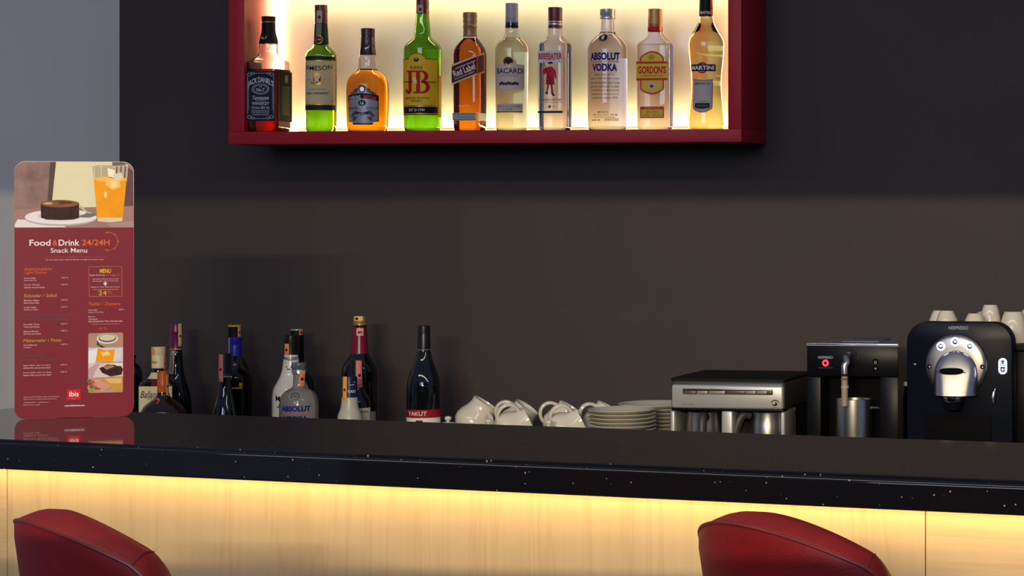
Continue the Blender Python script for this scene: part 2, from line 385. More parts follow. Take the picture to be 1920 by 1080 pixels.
class Bottle:
    def __init__(s, name, label, view, Xc, Y, floor, body, gm, phi=None, rz=0, n=2, ratio=1, liquid=None, group=None, t=.0026, cat='bottle', base=None, dx=1.0):
        s.X0, s.Y0, s.k = view; s.u = s.X0 + Xc / s.k; s.Y = Y; s.floor = floor
        p = PY(s.u, s.Y0 + body[0][0] / s.k, Y); s.s = scale_at(p) * s.k      # drawing px per metre
        s.rcam = math.atan2(CP.x - p.x, p.y - CP.y)
        s.rz = (s.rcam + math.radians(phi)) if phi is not None else rz
        s.root = thing(name, label, cat, (p.x, Y, floor), s.rz, group)
        pts = []
        for i, q in enumerate(body):
            zz = s.z(q[0]) if (i or base is not None) else .0
            pts.append((max(0, zz), q[1] / s.s * dx, q[2] if len(q) > 2 else n, q[3] if len(q) > 3 else ratio))
        if base is not None: pts[0] = (0.0,) + pts[0][1:]
        s.pts = pchip(pts); P = s.pts; r0 = P[0]
        b = .004
        outer = [(0, r0[1] - b, (r0[1] - b) * r0[3], r0[2]), (b * .3, r0[1] - b * .3, (r0[1] - b * .3) * r0[3], r0[2]), (b, r0[1], r0[1] * r0[3], r0[2])] + [(z, w_, w_ * r, n_) for z, w_, n_, r in P if z > b * 1.5]
        lv = s.z(liquid[1]) if liquid else .0065
        inner = [(z, w_ - t, w_ * r - t, n_) for z, w_, n_, r in P if z > lv + .0004]
        a = s.at(lv); inner = [(lv, a[0] - t, a[0] * a[2] - t, a[1])] + inner
        if gm is not None:
            s.body = MB().loft(outer + inner[::-1], 40).build('glass_body', gm, s.root, sharp=50)
        if liquid:
            q = [(z, w_ - t, w_ * r - t, n_) for z, w_, n_, r in P if .009 < z < lv - .001]
            q = [(.006, q[0][1] - .003, q[0][2] - .003, q[0][3])] + q + [(lv - .0004, a[0] - t, a[0] * a[2] - t, a[1])]
            MB().loft(q, 40).build('liquid', liquid[0], s.root, sharp=50)
    def z(s, Yz): return PY(s.u, s.Y0 + Yz / s.k, s.Y).z - s.floor
    def at(s, z, P=None):
        P = P or s.pts
        if z <= P[0][0]: return P[0][1:]
        for a, b in zip(P, P[1:]):
            if a[0] <= z <= b[0]:
                t = (z - a[0]) / max(1e-9, b[0] - a[0]); return tuple(a[i] + (b[i] - a[i]) * t for i in (1, 2, 3))
        return P[-1][1:]
    def cap(s, name, m, rings, parent=None, n=2, label=None, bev=.0008):
        """rings bottom to top: (Y, halfwidth) in drawing px"""
        q = [(s.z(r[0]), r[1] / s.s, r[1] / s.s, n) for r in rings]
        q = [(q[0][0], q[0][1] - bev, q[0][2] - bev, n)] + [(q[0][0] + bev, *q[0][1:])] + q[1:-1] + [(q[-1][0] - bev, *q[-1][1:]), (q[-1][0], q[-1][1] - bev, q[-1][2] - bev, n)]
        return MB().loft(q, 28).build(name, m, parent or s.root, label, sharp=40)
    def round(s, phi=0.0, rings=None):
        """print on the round body (or on a cap given by rings); phi turns the print about the bottle"""
        P = [(s.z(r[0]), r[1] / s.s, 2, 1) for r in rings] if rings else None
        def fn(u, v, lift):
            z = s.z(-v); R = s.at(z, P)[0]; ref = max(R, 1e-4)
            a = u / s.s / ref + math.radians(phi); R += lift
            return (R * math.sin(a), -R * math.cos(a), z)
        return Skin(fn)
    def flat(s, side='front', ref=None):
        def fn(u, v, lift):
            z = s.z(-v); w_, n_, r = s.at(z if ref is None else s.z(ref))
            if side == 'front': return (u / s.s, -w_ * r - lift, z)
            return (w_ + lift, u / s.s, z)
        return Skin(fn)

WHITE, BLACK, GOLD, NAVY = flat((225, 220, 212)), flat((16, 14, 16)), mat('gold_foil', srgb((200, 150, 60)), .35, metal=.5), flat((24, 34, 104))
CREAM, REDINK, GREYINK, DRED = flat((228, 208, 170)), flat((190, 20, 36)), flat((120, 116, 112)), flat((96, 14, 34))
MAROON, SILV, DKGRN = mat('maroon_foil', srgb((92, 26, 34)), .35), mat('silver_foil', srgb((190, 188, 188)), .3, metal=.6), flat((22, 42, 26))
STAMP_O, STAMP_P = flat((226, 150, 96)), flat((214, 124, 120))
CLEAR = glass('clear_glass', (.99, .99, .98)); GREEN = glass('green_glass', (.28, .59, .09)); DGREEN = glass('dark_green_glass', (.02, .05, .03))
DARK = mat('dark_wine_glass', (.004, .005, .006), .05, coat=.5); DARKB = mat('dark_brown_glass', (.016, .005, .003), .05, coat=.5)
WATER = tint('clear_spirit', (.985, .985, .97))

def stamp(b, m, X, Yt, Yb, wd, rings=None, phi=0, mark=True):
    """paper tax stamp running down cap and neck, X in drawing px from the bottle's axis as seen from the front"""
    R = (rings[0][1] if rings else b.at(b.z((Yt + Yb) / 2))[0] * b.s)
    a = math.degrees(math.asin(max(-.98, min(.98, X / R)))) - math.degrees(b.rz - b.rcam)
    sk = b.round(a, rings)
    sk.strip(m, -wd / 2, wd / 2, -Yb, -Yt, .0007, 5, 8)
    if mark:
        sk.disc(DRED, 0, -(Yt * .45 + Yb * .55), wd * .26, wd * .3, .0012, 14)
        sk.text(DRED, 'TC', 0, -Yb + wd * .35, wd * .6, wd * .3, .01, .0012)
    return sk.build(b.root, 'stamp_print', 'tax_stamp')

G1 = 'spirit bottles in the lit wall cabinet'
VA, VB, VC, VD, VE = (430, 0, 3.856), (640, 0, 4.0), (830, 0, 4.0), (1080, 0, 4.0), (1260, 0, 3.857)
YS = -.172

# --- square whiskey bottle with the black label, far left
b = Bottle('whiskey_bottle', 'square whiskey bottle with big black label, leftmost in the lit cabinet', VA, 285, YS, SHELF,
    [(955, 118, 7), (946, 124, 7), (880, 124, 7), (470, 124, 7), (450, 120, 6.5), (432, 100, 4.5), (405, 74, 2.6), (380, 66, 2), (340, 68, 2), (318, 66, 2), (280, 60, 2), (200, 46, 2), (130, 44, 2)], CLEAR, rz=0,
    liquid=(tint('whiskey_dark', (.28, .06, .008)), 505), group=G1)
b.cap('neck_sleeve', BLACK, [(318, 69), (280, 63), (235, 51), (200, 49), (165, 49)])
b.cap('cap', BLACK, [(156, 50), (120, 50)]); b.cap('cap_ring', GOLD, [(165, 47), (156, 47)])
sk = b.round(0, [(318, 69), (280, 63), (235, 51), (200, 49)]); sk.text(WHITE, 'No.7', -10, -277, 48, 20, .02); sk.build(b.root)
JD = flat((26, 33, 48)); sk = b.flat('front')
sk.strip(JD, -112, 112, -880, -520, .0006, 8)
LW = flat((205, 208, 214))
sk.text(LW, "JACK DANIEL'S", 0, -588, 196, 52, .022, arc=34, spacing=.9)
for r in (1, .8): sk.disc(LW, 0, -650, 66 * r, 38 * r, .0010, 28, r0=.94)
sk.text(LW, 'No.7', 0, -655, 62, 24, .02); sk.text(LW, 'OLD', 0, -632, 24, 9)
sk.text(LW, 'Tennessee', 0, -712, 130, 28, .012, shear=.25); sk.line(LW, (-40, -733), (40, -733), 2)
sk.text(LW, 'WHISKEY', 0, -753, 132, 22, .02, spacing=1.1); sk.text(LW, '1.0 Litre 40% Vol.', 0, -783, 140, 20, .005)
for i, t in enumerate(('DISTILLED AND BOTTLED BY', "JACK DANIEL DISTILLERY", 'LYNCHBURG, TENNESSEE')): sk.text(LW, t, 0, -806 - 14 * i, 138 - 4 * i, 9, .005)
for sx in (-1, 1):
    sk.line(LW, (sx * 100, -560), (sx * 100, -830), 2.5); sk.line(LW, (sx * 92, -590), (sx * 92, -800), 1.5)
    for q in (-545, -850):
        sk.disc(LW, sx * 86, q, 16, 12, .001, 16, r0=.8); sk.disc(LW, sx * 60, q + (8 if q > -600 else -8), 14, 8, .001, 16, r0=.75)
sk.line(LW, (-50, -536), (50, -536), 2); sk.line(LW, (-50, -862), (50, -862), 2)
sk.build(b.root, first='front_label')
sk = b.flat('side'); JS = mat('side_label_black', srgb((30, 29, 28)), .7, spec=.05); JT = flat((92, 84, 66))
sk.strip(JS, -112, 112, -880, -520, .0006, 8)
sk.disc(JT, 20, -572, 26, 30, .001, 16)
for i in range(19): sk.line(JT, (-45, -632 - 11 * i), (80 - (i * 7) % 25, -632 - 11 * i), 3.2)
for i in range(22): sk.line(JT, (-92, -535 - 15 * i), (-92, -545 - 15 * i), 6)
sk.build(b.root, first='side_label')

# --- tall green whiskey bottle with the cream label
b = Bottle('whiskey_bottle', 'green round whiskey bottle with cream label, second from left in lit cabinet', VA, 663, YS, SHELF,
    [(952, 104), (935, 109), (760, 110), (440, 110), (400, 108), (375, 98), (350, 72), (330, 54), (300, 50), (250, 48), (170, 44), (60, 42)], GREEN, phi=-15,
    liquid=(tint('whiskey_in_green', (.72, .88, .30)), 405), group=G1)
rg = [(170, 45), (165, 46), (100, 45), (80, 47), (60, 45), (37, 46)]
b.cap('cap', MAROON, rg)
b.cap('neck_sleeve', DKGRN, [(322, 54), (250, 51), (172, 46)])
sk = b.round(0, [(322, 54), (250, 51), (172, 46)]); GS = flat((122, 116, 108)); sk.strip(GS, -24, 16, -262, -172, .0008, 5, 4)
sk.disc(DRED, -4, -290, 30, 30, .0010, 22); sk.disc(GOLD, -4, -290, 30, 30, .0014, 22, r0=.86); sk.text(GOLD, 'JJ&S', -4, -290, 34, 16, .01, .0014); sk.build(b.root, first='neck_seal')
stamp(b, flat((190, 160, 150)), -12, 80, 168, 40, rg)
TAN = flat((206, 184, 140)); sk = b.round(0)
sk.strip(TAN, -150, 150, -758, -440, .0006, 28, 2); sk.strip(DKGRN, -150, 150, -440, -412, .0007, 28); sk.strip(DKGRN, -150, 150, -800, -762, .0007, 28)
sk.strip(GOLD, -150, 150, -446, -440, .001, 28); sk.strip(GOLD, -150, 150, -764, -757, .001, 28)
sk.text(BLACK, 'JAMESON', 0, -505, 222, 44, .012, arc=-14)
sk.disc(GOLD, 0, -548, 20, 16, .001); sk.poly(DRED, [(-26, -560), (26, -560), (26, -588), (0, -612), (-26, -588)], .001); sk.line(WHITE, (-20, -565), (18, -600), 7, .0014); sk.line(WHITE, (20, -565), (-18, -600), 7, .0014)
sk.strip(GOLD, -48, 48, lambda u: -622 + abs(u) * .28, lambda u: -606 + abs(u) * .28, .0013, 10)
sk.line(BLACK, (-80, -582), (-46, -582), 4); sk.line(BLACK, (46, -582), (84, -582), 4)
sk.text(GREYINK, 'Triple Distilled', 0, -652, 110, 16, .0, shear=.3); sk.text(BLACK, 'IRISH WHISKEY', 0, -679, 170, 17, .03)
for q, wd in ((-702, 200), (-713, 180)): sk.line(GREYINK, (-wd / 2, q), (wd / 2, q), 3)
sk.text(GREYINK, '70cl', 112, -738, 36, 12)
sk.build(b.root, first='front_label')

# --- squat amber bottle with the silver shield label
b = Bottle('whisky_bottle', 'squat amber whisky bottle with silver shield label and purple cap in lit cabinet', VB, 197, YS, SHELF,
    [(985, 146), (965, 150), (850, 154), (700, 156), (640, 154), (600, 144), (565, 122), (535, 88), (518, 72), (480, 67), (440, 68), (410, 64), (350, 56), (220, 50)], CLEAR, phi=-15,
    liquid=(tint('whisky_amber', (.90, .58, .10)), 520), group=G1)
PURP = mat('purple_foil', srgb((58, 28, 44)), .35)
rg = [(412, 64), (385, 58), (345, 54), (330, 56), (315, 54), (272, 53)]
b.cap('neck_sleeve', PURP, rg); b.cap('cap', PURP, [(270, 53), (214, 53)])
stamp(b, flat((120, 100, 92)), 46, 280, 400, 30, rg)
SH = mat('pewter_label', srgb((150, 150, 156)), .4, metal=.3); sk = b.round(0); DKP = flat((36, 26, 44))
hiS = lambda u: -655 - abs(u) * .18 - (34 if abs(u) > 62 else 0) - (18 if abs(u) > 30 else 0)
sk.strip(DKP, -124, 124, lambda u: -930 - (10 if abs(u) < 80 else -abs(u) * .12), lambda u: hiS(u) + 8, .0005, 30, 3)
sk.strip(SH, -116, 116, lambda u: -922 - (8 if abs(u) < 80 else -abs(u) * .10), hiS, .0008, 30, 3)
sk.disc(DKP, 0, -676, 24, 26, .0011); sk.disc(SILV, 0, -676, 16, 18, .0014)
for sx in (-1, 1):
    for i in range(4): sk.disc(DKP, sx * (44 + 16 * i), -690 - 7 * i, 11, 9, .0011, 12, r0=.5)
sk.strip(DKP, -124, 124, lambda u: -768 + 22 * (1 - (u / 124) ** 2), lambda u: -728 + 22 * (1 - (u / 124) ** 2), .0013, 20)
sk.text(WHITE, 'CHIVAS', -60, -738, 100, 28, .02, .0017, rot=9, arc=4); sk.text(flat((224, 90, 90)), 'REGAL', 62, -738, 96, 28, .02, .0017, rot=-9, arc=4)
sk.disc(DKP, 0, -778, 28, 22, .0012); sk.text(WHITE, '12', 0, -778, 24, 18, .01, .0017)
sk.text(DKP, 'BLENDED', -72, -818, 84, 16, .03, .0012); sk.text(DKP, 'SCOTCH', 72, -818, 84, 16, .03, .0012)
for sx in (-1, 1):
    for i in range(5): sk.disc(DKP, sx * (52 + 13 * (i % 3)), -845 - 14 * i, 14, 9, .0011, 12, r0=.45)
sk.strip(DKP, -48, 48, lambda u: -872 + abs(u) * .25, lambda u: -852 + abs(u) * .25, .0012, 10); sk.text(WHITE, 'WHISKY', 0, -862, 60, 11, .01, .0016)
for q in (-895, -905, -915): sk.line(DKP, (-66, q), (66, q), 3)
sk.build(b.root, first='front_label')

# --- green bottle with the yellow label and big red initials
b = Bottle('whisky_bottle', 'bright green whisky bottle with yellow label and large red initials in lit cabinet', VB, 609, YS, SHELF,
    [(982, 130), (960, 137), (700, 138), (370, 139), (345, 132), (315, 104), (285, 70), (265, 62), (200, 57), (105, 48), (40, 44)], GREEN, phi=-19,
    liquid=(tint('whisky_in_green', (.70, .86, .25)), 370), group=G1)
rg = [(104, 49), (60, 47), (30, 49), (5, 47), (-30, 48)]
b.cap('cap', MAROON, rg); stamp(b, flat((190, 160, 150)), -16, 40, 100, 40, rg); stamp(b, flat((214, 130, 60)), 38, 70, 150, 20, [(160, 53), (104, 49), (60, 48)], mark=False)
YEL = flat((226, 178, 40)); sk = b.round(0)
hi = lambda u: -452 + (42 * math.sqrt(max(0, 1 - (u / 62) ** 2)) if abs(u) < 62 else 0)
sk.strip(BLACK, -176, 176, lambda u: -866, lambda u: hi(u) + 5, .0005, 36); sk.strip(YEL, -170, 170, -795, hi, .0008, 36, 2)
sk.strip(GOLD, -168, 168, -806, -797, .0012, 24); sk.strip(GOLD, -168, 168, -860, -853, .0012, 24)
sk.disc(DKGRN, 0, -456, 20, 16, .0012); sk.disc(YEL, 0, -450, 8, 5, .0016)
sk.text(BLACK, 'RARE', 0, -514, 96, 24, .01, .0012)
RI = flat((176, 24, 24))
def arcband(m, cu, cv, ru, rv, iu, iv, a0, a1, lift, n=18):
    p = [(cu + ru * math.cos(math.radians(a0 + (a1 - a0) * k / n)), cv + rv * math.sin(math.radians(a0 + (a1 - a0) * k / n))) for k in range(n + 1)]
    q = [(cu + iu * math.cos(math.radians(a0 + (a1 - a0) * k / n)), cv + iv * math.sin(math.radians(a0 + (a1 - a0) * k / n))) for k in range(n + 1)]
    sk.mb(m).add([sk.fn(x, y, lift) for x, y in p + q], [(k, k + 1, n + 2 + k, n + 1 + k) for k in range(n)])
sk.strip(RI, -64, -36, -675, -540, .0014, 3); sk.strip(RI, -84, -18, -548, -536, .0014, 4); arcband(RI, -64, -672, 28, 40, 0, 20, 0, -130, .0014); sk.disc(RI, -84, -688, 14, 15, .0015, 14)
sk.strip(RI, 0, 28, -704, -538, .0014, 3); sk.strip(RI, -20, 40, -548, -536, .0014, 4); sk.strip(RI, -20, 40, -707, -695, .0014, 4)
arcband(RI, 38, -578, 50, 42, 22, 30, 90, -90, .0014); arcband(RI, 38, -660, 62, 47, 32, 34, 90, -90, .0014)
sk.text(flat((240, 220, 190)), '&', -10, -608, 40, 48, .02, .0018)
sk.text(BLACK, 'JUSTERINI', -90, -622, 130, 15, .03, .0018); sk.text(BLACK, '& BROOKS', 95, -622, 120, 15, .03, .0018)
for q in (-575, -592, -648, -664, -682): sk.line(GREYINK, (-150, q), (-95, q), 3); sk.line(GREYINK, (110, q), (150, q), 3)
sk.text(BLACK, 'BLENDED SCOTCH', 0, -742, 190, 17, .015, .0012); sk.text(BLACK, 'WHISKY', 0, -764, 84, 16, .015, .0012)
sk.text(WHITE, 'EST D 1749', 0, -830, 120, 18, .02, .0012)
sk.build(b.root, first='front_label')
sk = b.round(96); sk.strip(flat((224, 160, 50)), -50, 50, -880, -570, .0006, 8); sk.build(b.root, first='back_label')

# --- square amber bottle with the slanted label
b = Bottle('whisky_bottle', 'square amber whisky bottle with slanted dark red label in lit cabinet', VC, 205, YS, SHELF,
    [(976, 97, 6), (960, 101, 6), (600, 102, 6), (420, 102, 6), (375, 98, 5), (335, 84, 3.5), (305, 68, 2.5), (285, 55, 2), (265, 50, 2), (120, 46, 2)], CLEAR, rz=math.radians(-2),
    liquid=(tint('whisky_copper', (.86, .46, .10)), 290), group=G1)
BZ = mat('bronze_foil', srgb((150, 116, 80)), .4, metal=.35)
rg = [(272, 52), (250, 50), (210, 50), (200, 54), (190, 50), (172, 50), (160, 54), (145, 50), (128, 54), (94, 52)]
b.cap('cap', BZ, rg)
sk = b.flat('front', 600); RLD = flat((76, 16, 34))
cs = math.tan(math.radians(20))
sl = lambda c0, c1, m, li: sk.strip(m, -100, 100, lambda u: c0 + u * cs, lambda u: c1 + u * cs, li, 4)
sl(-606, -452, GOLD, .0006); sl(-592, -468, RLD, .0010); sl(-600, -594, WHITE, .0012); sl(-466, -460, WHITE, .0012)
sk.text(WHITE, 'JOHNNIE WALKER', 10, -493, 170, 15, .02, .0015, rot=20); sk.text(WHITE, 'Red Label', 0, -530, 180, 50, .025, .0015, rot=20)
sk.text(WHITE, 'OLD SCOTCH WHISKY', 4, -571, 170, 11, .01, .0015, rot=20)
sk.text(WHITE, 'Johnnie Walker', 2, -798, 90, 14, .01, .0012)
sk.strip(SILV, -94, 94, -908, -850, .0006, 4); sk.strip(flat((120, 112, 100)), -94, 94, -862, -856, .001, 4); sk.strip(flat((120, 112, 100)), -94, 94, -902, -896, .001, 4)
sk.text(GREYINK, 'BLENDED SCOTCH WHISKY', 0, -880, 160, 10, .02, .0012)
sk.build(b.root, first='front_label')
sk = b.flat('side', 600); sk.strip(GOLD, -96, 30, lambda u: -570 + (u + 96) * .2, lambda u: -416 + (u + 96) * .2, .0006, 4); sk.strip(RLD, -96, 14, lambda u: -556 + (u + 96) * .2, lambda u: -432 + (u + 96) * .2, .0010, 4)
sk.strip(SILV, -94, 60, -908, -850, .0006, 4); sk.build(b.root, first='side_label')

# --- clear rum bottle with the round emblem
PALE = glass('pale_green_glass', (.93, .985, .885))
b = Bottle('rum_bottle', 'clear rum bottle with lavender cap and round red emblem above grey label', VC, 519, YS, SHELF,
    [(976, 114), (955, 118), (700, 120), (450, 123), (370, 123), (335, 112), (305, 88), (285, 64), (262, 54), (210, 49), (60, 46)], PALE, phi=-12,
    liquid=(tint('white_rum', (.97, .985, .88)), 288), group=G1)
LAV = mat('lavender_cap', srgb((158, 150, 168)), .4); rg = [(194, 48), (24, 48)]
b.cap('cap', LAV, rg); b.cap('cap_ring', flat((30, 30, 48)), [(210, 49), (194, 49)])
sk = b.round(0, rg); 
for i in range(6): sk.line(GREYINK, (-22 + 9 * i, -150 + (i % 2) * 10), (-14 + 9 * i, -140 - (i % 2) * 8), 4)
sk.build(b.root)
PAP = flat((196, 180, 170)); sk = b.round(0)
sk.strip(PAP, -128, 128, lambda u: -672 - 14 * math.cos(u / 60), lambda u: -486 + 6 * math.cos(u / 40), .0006, 24, 2)
sk.disc(flat((90, 30, 22)), 0, -468, 40, 40, .0010); sk.disc(GOLD, 0, -468, 40, 40, .0013, 24, r0=.85)
sk.poly(BLACK, [(-28, -455), (-12, -450), (0, -458), (12, -450), (28, -455), (16, -478), (0, -492), (-16, -478)], .0014)
sk.text(BLACK, 'BACARDI', 8, -538, 214, 40, .025, .0011); sk.text(GREYINK, 'SUPERIOR', 0, -573, 150, 14, .01, .0011, spacing=1.4)
sk.line(GREYINK, (-60, -594), (60, -594), 3)
for x in (-50, 0, 50):
    for q in (-1, 0, 1): sk.disc(flat((60, 54, 50)), x + 14 * q, -634 + (6 if q == 0 else 0), 13, 11, .0011, 12)
sk.strip(PAP, -110, 110, -838, -782, .0006, 20); sk.strip(flat((40, 44, 70)), -110, 110, -847, -839, .0008, 20)
sk.text(GREYINK, 'CARTA BLANCA RON', 0, -803, 180, 13, .02, .0011); sk.text(BLACK, '1L 37.5%', -8, -824, 70, 11, .02, .0011)
sk.build(b.root, first='front_label')

# --- square clear gin bottle
b = Bottle('gin_bottle', 'square clear gin bottle with dark red cap and red lettering in lit cabinet', VC, 844, YS, SHELF,
    [(970, 100, 6), (955, 105, 6), (600, 105, 6), (345, 105, 6), (325, 100, 5), (300, 78, 3), (280, 60, 2.2), (265, 55, 2), (215, 53, 2), (80, 48, 2)], CLEAR, rz=0, liquid=(WATER, 330), group=G1)
b.cap('cap', mat('wine_cap', srgb((92, 22, 34)), .35), [(212, 54), (188, 53), (186, 52), (56, 53)]); b.cap('cap_ring', SILV, [(190, 54.5), (176, 54.5)]); b.cap('cap_ring', SILV, [(170, 54.5), (160, 54.5)])
sk = b.flat('front', 600); PL = flat((206, 202, 204))
sk.strip(PL, -98, 98, -478, -388, .0006, 4)
sk.text(flat((188, 22, 46)), 'BEEFEATER', 0, -428, 184, 44, .035, .0010); sk.text(NAVY, 'LONDON', 0, -453, 68, 11, .03, .0010)
# standing guardsman emblem: hat, coat, skirt, stockings, staff
CO = flat((186, 30, 44)); DK = flat((36, 24, 44)); 
sk.line(DK, (-52, -466), (26, -700), 4); sk.poly(DK, [(-24, -484), (24, -484), (18, -476), (16, -470), (-14, -470), (-16, -478)], .0012); sk.disc(flat((226, 170, 140)), 0, -494, 11, 12, .0011)
sk.poly(CO, [(-16, -506), (18, -506), (44, -540), (50, -590), (38, -596), (28, -560), (34, -640), (-36, -640), (-28, -556), (-50, -566), (-64, -546), (-48, -520)], .0010)
for q in (-590, -608, -626): sk.line(DK, (-30, q), (26, q), 5, .0014)
sk.poly(CO, [(-24, -640), (-6, -640), (-20, -700), (-32, -698)], .0010); sk.poly(CO, [(2, -640), (18, -640), (20, -706), (8, -706)], .0010)
sk.poly(DK, [(-36, -692), (-16, -698), (-20, -716), (-40, -704)], .0012); sk.poly(DK, [(4, -700), (22, -700), (38, -724), (20, -726)], .0012)
sk.text(DK, 'LONDON DRY GIN', 0, -752, 176, 15, .03, .0010); sk.line(GREYINK, (-92, -772), (92, -772), 3)
sk.disc(flat((60, 120, 100)), -6, -804, 12, 12); sk.text(GREYINK, '70cl', 26, -804, 30, 12, .01)
sk.strip(flat((34, 40, 74)), -98, 98, -852, -836, .0006, 4)
for sx in (-1, 1): sk.line(PL, (sx * 97, -478), (sx * 97, -836), 3)
sk.build(b.root, first='front_label')

# --- round clear vodka bottle, printed in blue
b = Bottle('vodka_bottle', 'large clear vodka bottle printed with big blue capitals in lit cabinet', VD, 237, YS, SHELF,
    [(968, 140), (945, 147), (700, 148), (380, 148), (340, 140), (308, 120), (280, 92), (262, 70), (250, 56), (240, 51), (200, 48), (90, 46)], CLEAR, phi=-10, liquid=(WATER, 265), group=G1, t=.003)
b.cap('cap', SILV, [(142, 57), (124, 57), (120, 54), (116, 57), (68, 57)]); b.cap('neck_ring', CLEAR, [(252, 60), (240, 60)])
sk = b.round(0); BL = flat((18, 28, 128))
sk.disc(flat((104, 92, 84)), -16, -290, 40, 34, .0012); sk.disc(SILV, -16, -290, 40, 34, .0016, 24, r0=.84); sk.disc(flat((196, 188, 180)), -16, -288, 12, 18, .0018)
sk.build(b.root, first='medallion'); sk = b.round(0)
sk.text(BL, 'ABSOLUT', 0, -430, 240, 58, .05, .0006); sk.text(BL, 'VODKA', 0, -513, 196, 58, .05, .0006)
sk.text(GREYINK, 'Country of Sweden', 0, -470, 240, 22, .0, .0010, shear=.4)
for i, t in enumerate(('Every drop of this', 'superb vodka has been crafted', 'from rich Swedish winter wheat', 'and the small town of Ahus', 'and continues a distinguished', 'tradition in the pursuit of', 'perfection since 1879')):
    sk.text(flat((62, 58, 66)), t, 0, -568 - 29 * i, (150, 232, 240, 232, 226, 220, 200)[i], 20, .006, .0006, shear=.4)
sk.text(BLACK, 'IMPORTED', -10, -846, 82, 13, .03, .0006); sk.text(BLACK, '40% ALC./VOL. 700 ML', 6, -866, 200, 12, .02, .0006); sk.text(BLACK, 'PRODUCED IN SWEDEN', 0, -884, 160, 9, .02, .0006)
for i in range(18): sk.line(flat((40, 38, 40)), (4 + 6 * i, -892), (4 + 6 * i, -912), 1.5 + (i * 7 % 3), .0006)
for x in (-100, -76, -48): sk.line(BLACK, (x, -905), (x + 14, -905), 8, .0006)
sk.build(b.root)

# --- flat rectangular gin bottle with yellow band
b = Bottle('gin_bottle', 'flat clear gin bottle with yellow and red banded label and gold cap in lit cabinet', VD, 594, YS, SHELF,
    [(968, 120, 5, .6), (950, 127, 5, .6), (600, 128, 5, .6), (345, 128, 5, .6), (328, 122, 4.5, .6), (300, 94, 3, .7), (275, 70, 2.4, .85), (255, 56, 2, 1), (235, 52, 2, 1), (80, 47, 2, 1)], CLEAR, rz=0, liquid=(WATER, 332), group=G1)
b.cap('cap', mat('gold_cap', srgb((178, 138, 72)), .4, metal=.3), [(204, 54), (112, 52), (108, 51), (68, 51)]); b.cap('cap_ring', REDINK, [(238, 56), (205, 56)])
sk = b.round(0, [(238, 54), (68, 52)]); sk.text(REDINK, "GORDON'S", 0, -190, 80, 20, .03, .0012); sk.strip(STAMP_O, 48, 70, -236, -70, .0008, 4); sk.build(b.root)
sk = b.flat('front', 600); GY = flat((226, 184, 62)); GR = flat((190, 58, 34))
oct_ = lambda u: -388 - max(0, (u / 92) ** 2 * 46); ocl = lambda u: -712 + max(0, (u / 92) ** 2 * 40)
sk.strip(GR, -92, 92, ocl, oct_, .0005, 16); sk.strip(GY, -82, 82, lambda u: ocl(u) + 12, lambda u: oct_(u) - 12, .0007, 16)
sk.strip(GR, -122, 122, -606, -466, .0010, 6); sk.strip(GY, -122, 122, -590, -482, .0013, 6)
sk.text(flat((190, 24, 30)), "GORDON'S", 0, -528, 218, 58, .035, .0016); sk.text(GR, 'LONDON DRY GIN', 0, -572, 176, 16, .02, .0016)
sk.disc(flat((190, 150, 60)), -4, -434, 24, 22, .001); sk.disc(flat((196, 190, 172)), -2, -650, 30, 28, .001); sk.disc(REDINK, -2, -650, 16, 14, .0014, 7)
sk.strip(GR, -92, 92, -888, -802, .0005, 4); sk.strip(GY, -84, 84, -880, -824, .0009, 4); sk.text(GY, 'GORDON & CO', 0, -813, 120, 11, .02, .0009); sk.text(GR, '700ml    40% vol', 0, -866, 130, 10, .01, .0013); sk.text(GR, 'IMPORTED', 0, -842, 90, 10, .01, .0013)
sk.build(b.root, first='front_label')

# --- curvy pale vermouth bottle
b = Bottle('vermouth_bottle', 'waisted pale yellow vermouth bottle with black banner label, rightmost in lit cabinet', VE, 247, YS, SHELF,
    [(924, 128), (905, 132), (820, 128), (700, 116), (620, 111), (540, 114), (460, 122), (380, 129), (320, 131), (285, 124), (240, 100), (200, 76), (165, 58), (130, 51), (40, 47)], glass('yellow_glass', (.98, .985, .92)), phi=-14,
    liquid=(tint('vermouth', (.93, .96, .66)), 122), group=G1)
rg = [(118, 51), (30, 49), (-40, 48)]
b.cap('cap', BLACK, rg); sk = b.round(0, rg); sk.text(WHITE, 'MARTINI', 4, -95, 74, 22, .03, .0012); sk.build(b.root); stamp(b, STAMP_O, 40, 0, 112, 26, rg)
sk = b.round(0)
sk.disc(flat((170, 30, 24)), 0, -496, 40, 40, .0012); sk.strip(BLACK, -98, 98, -520, -472, .0015, 16); sk.strip(WHITE, -101, 101, -523, -469, .0006, 16)
sk.text(WHITE, 'MARTINI', 0, -496, 172, 30, .04, .0019)
VL = flat((176, 166, 160)); lo = lambda u: -812 + 26 * (abs(u) / 70) ** 2; hi = lambda u: -592 + 8 * (abs(u) / 70)
sk.strip(flat((120, 112, 110)), -76, 76, lambda u: lo(u) - 6, lambda u: hi(u) + 6, .0005, 12, 6); sk.strip(VL, -70, 70, lo, hi, .0008, 12, 6)
sk.text(BLACK, 'BIANCO', 0, -610, 112, 16, .02, .0012)
for q, wd in ((-645, 70), (-660, 84), (-674, 64), (-688, 60)): sk.line(GREYINK, (-wd / 2, q), (wd / 2, q), 3, .0012)
sk.text(BLACK, 'vermouth', 0, -738, 50, 9, .01, .0012); sk.strip(flat((38, 36, 42)), -54, 54, lambda u: -792 + 10 * (abs(u) / 54) ** 2, -750, .0012, 8, 2)
sk.text(GREYINK, 'Martini & Rossi', 0, -768, 80, 12, .01, .0016)
sk.build(b.root, first='front_label')

# ------------------------------------------------------------------ bottles on the back counter
G2 = 'bottles on the back counter'
WA, WB, WC = (240, 580, 4.908), (490, 580, 4.696), (700, 590, 4.697)
CREAMCAP = mat('cream_cap', srgb((226, 206, 160)), .4)

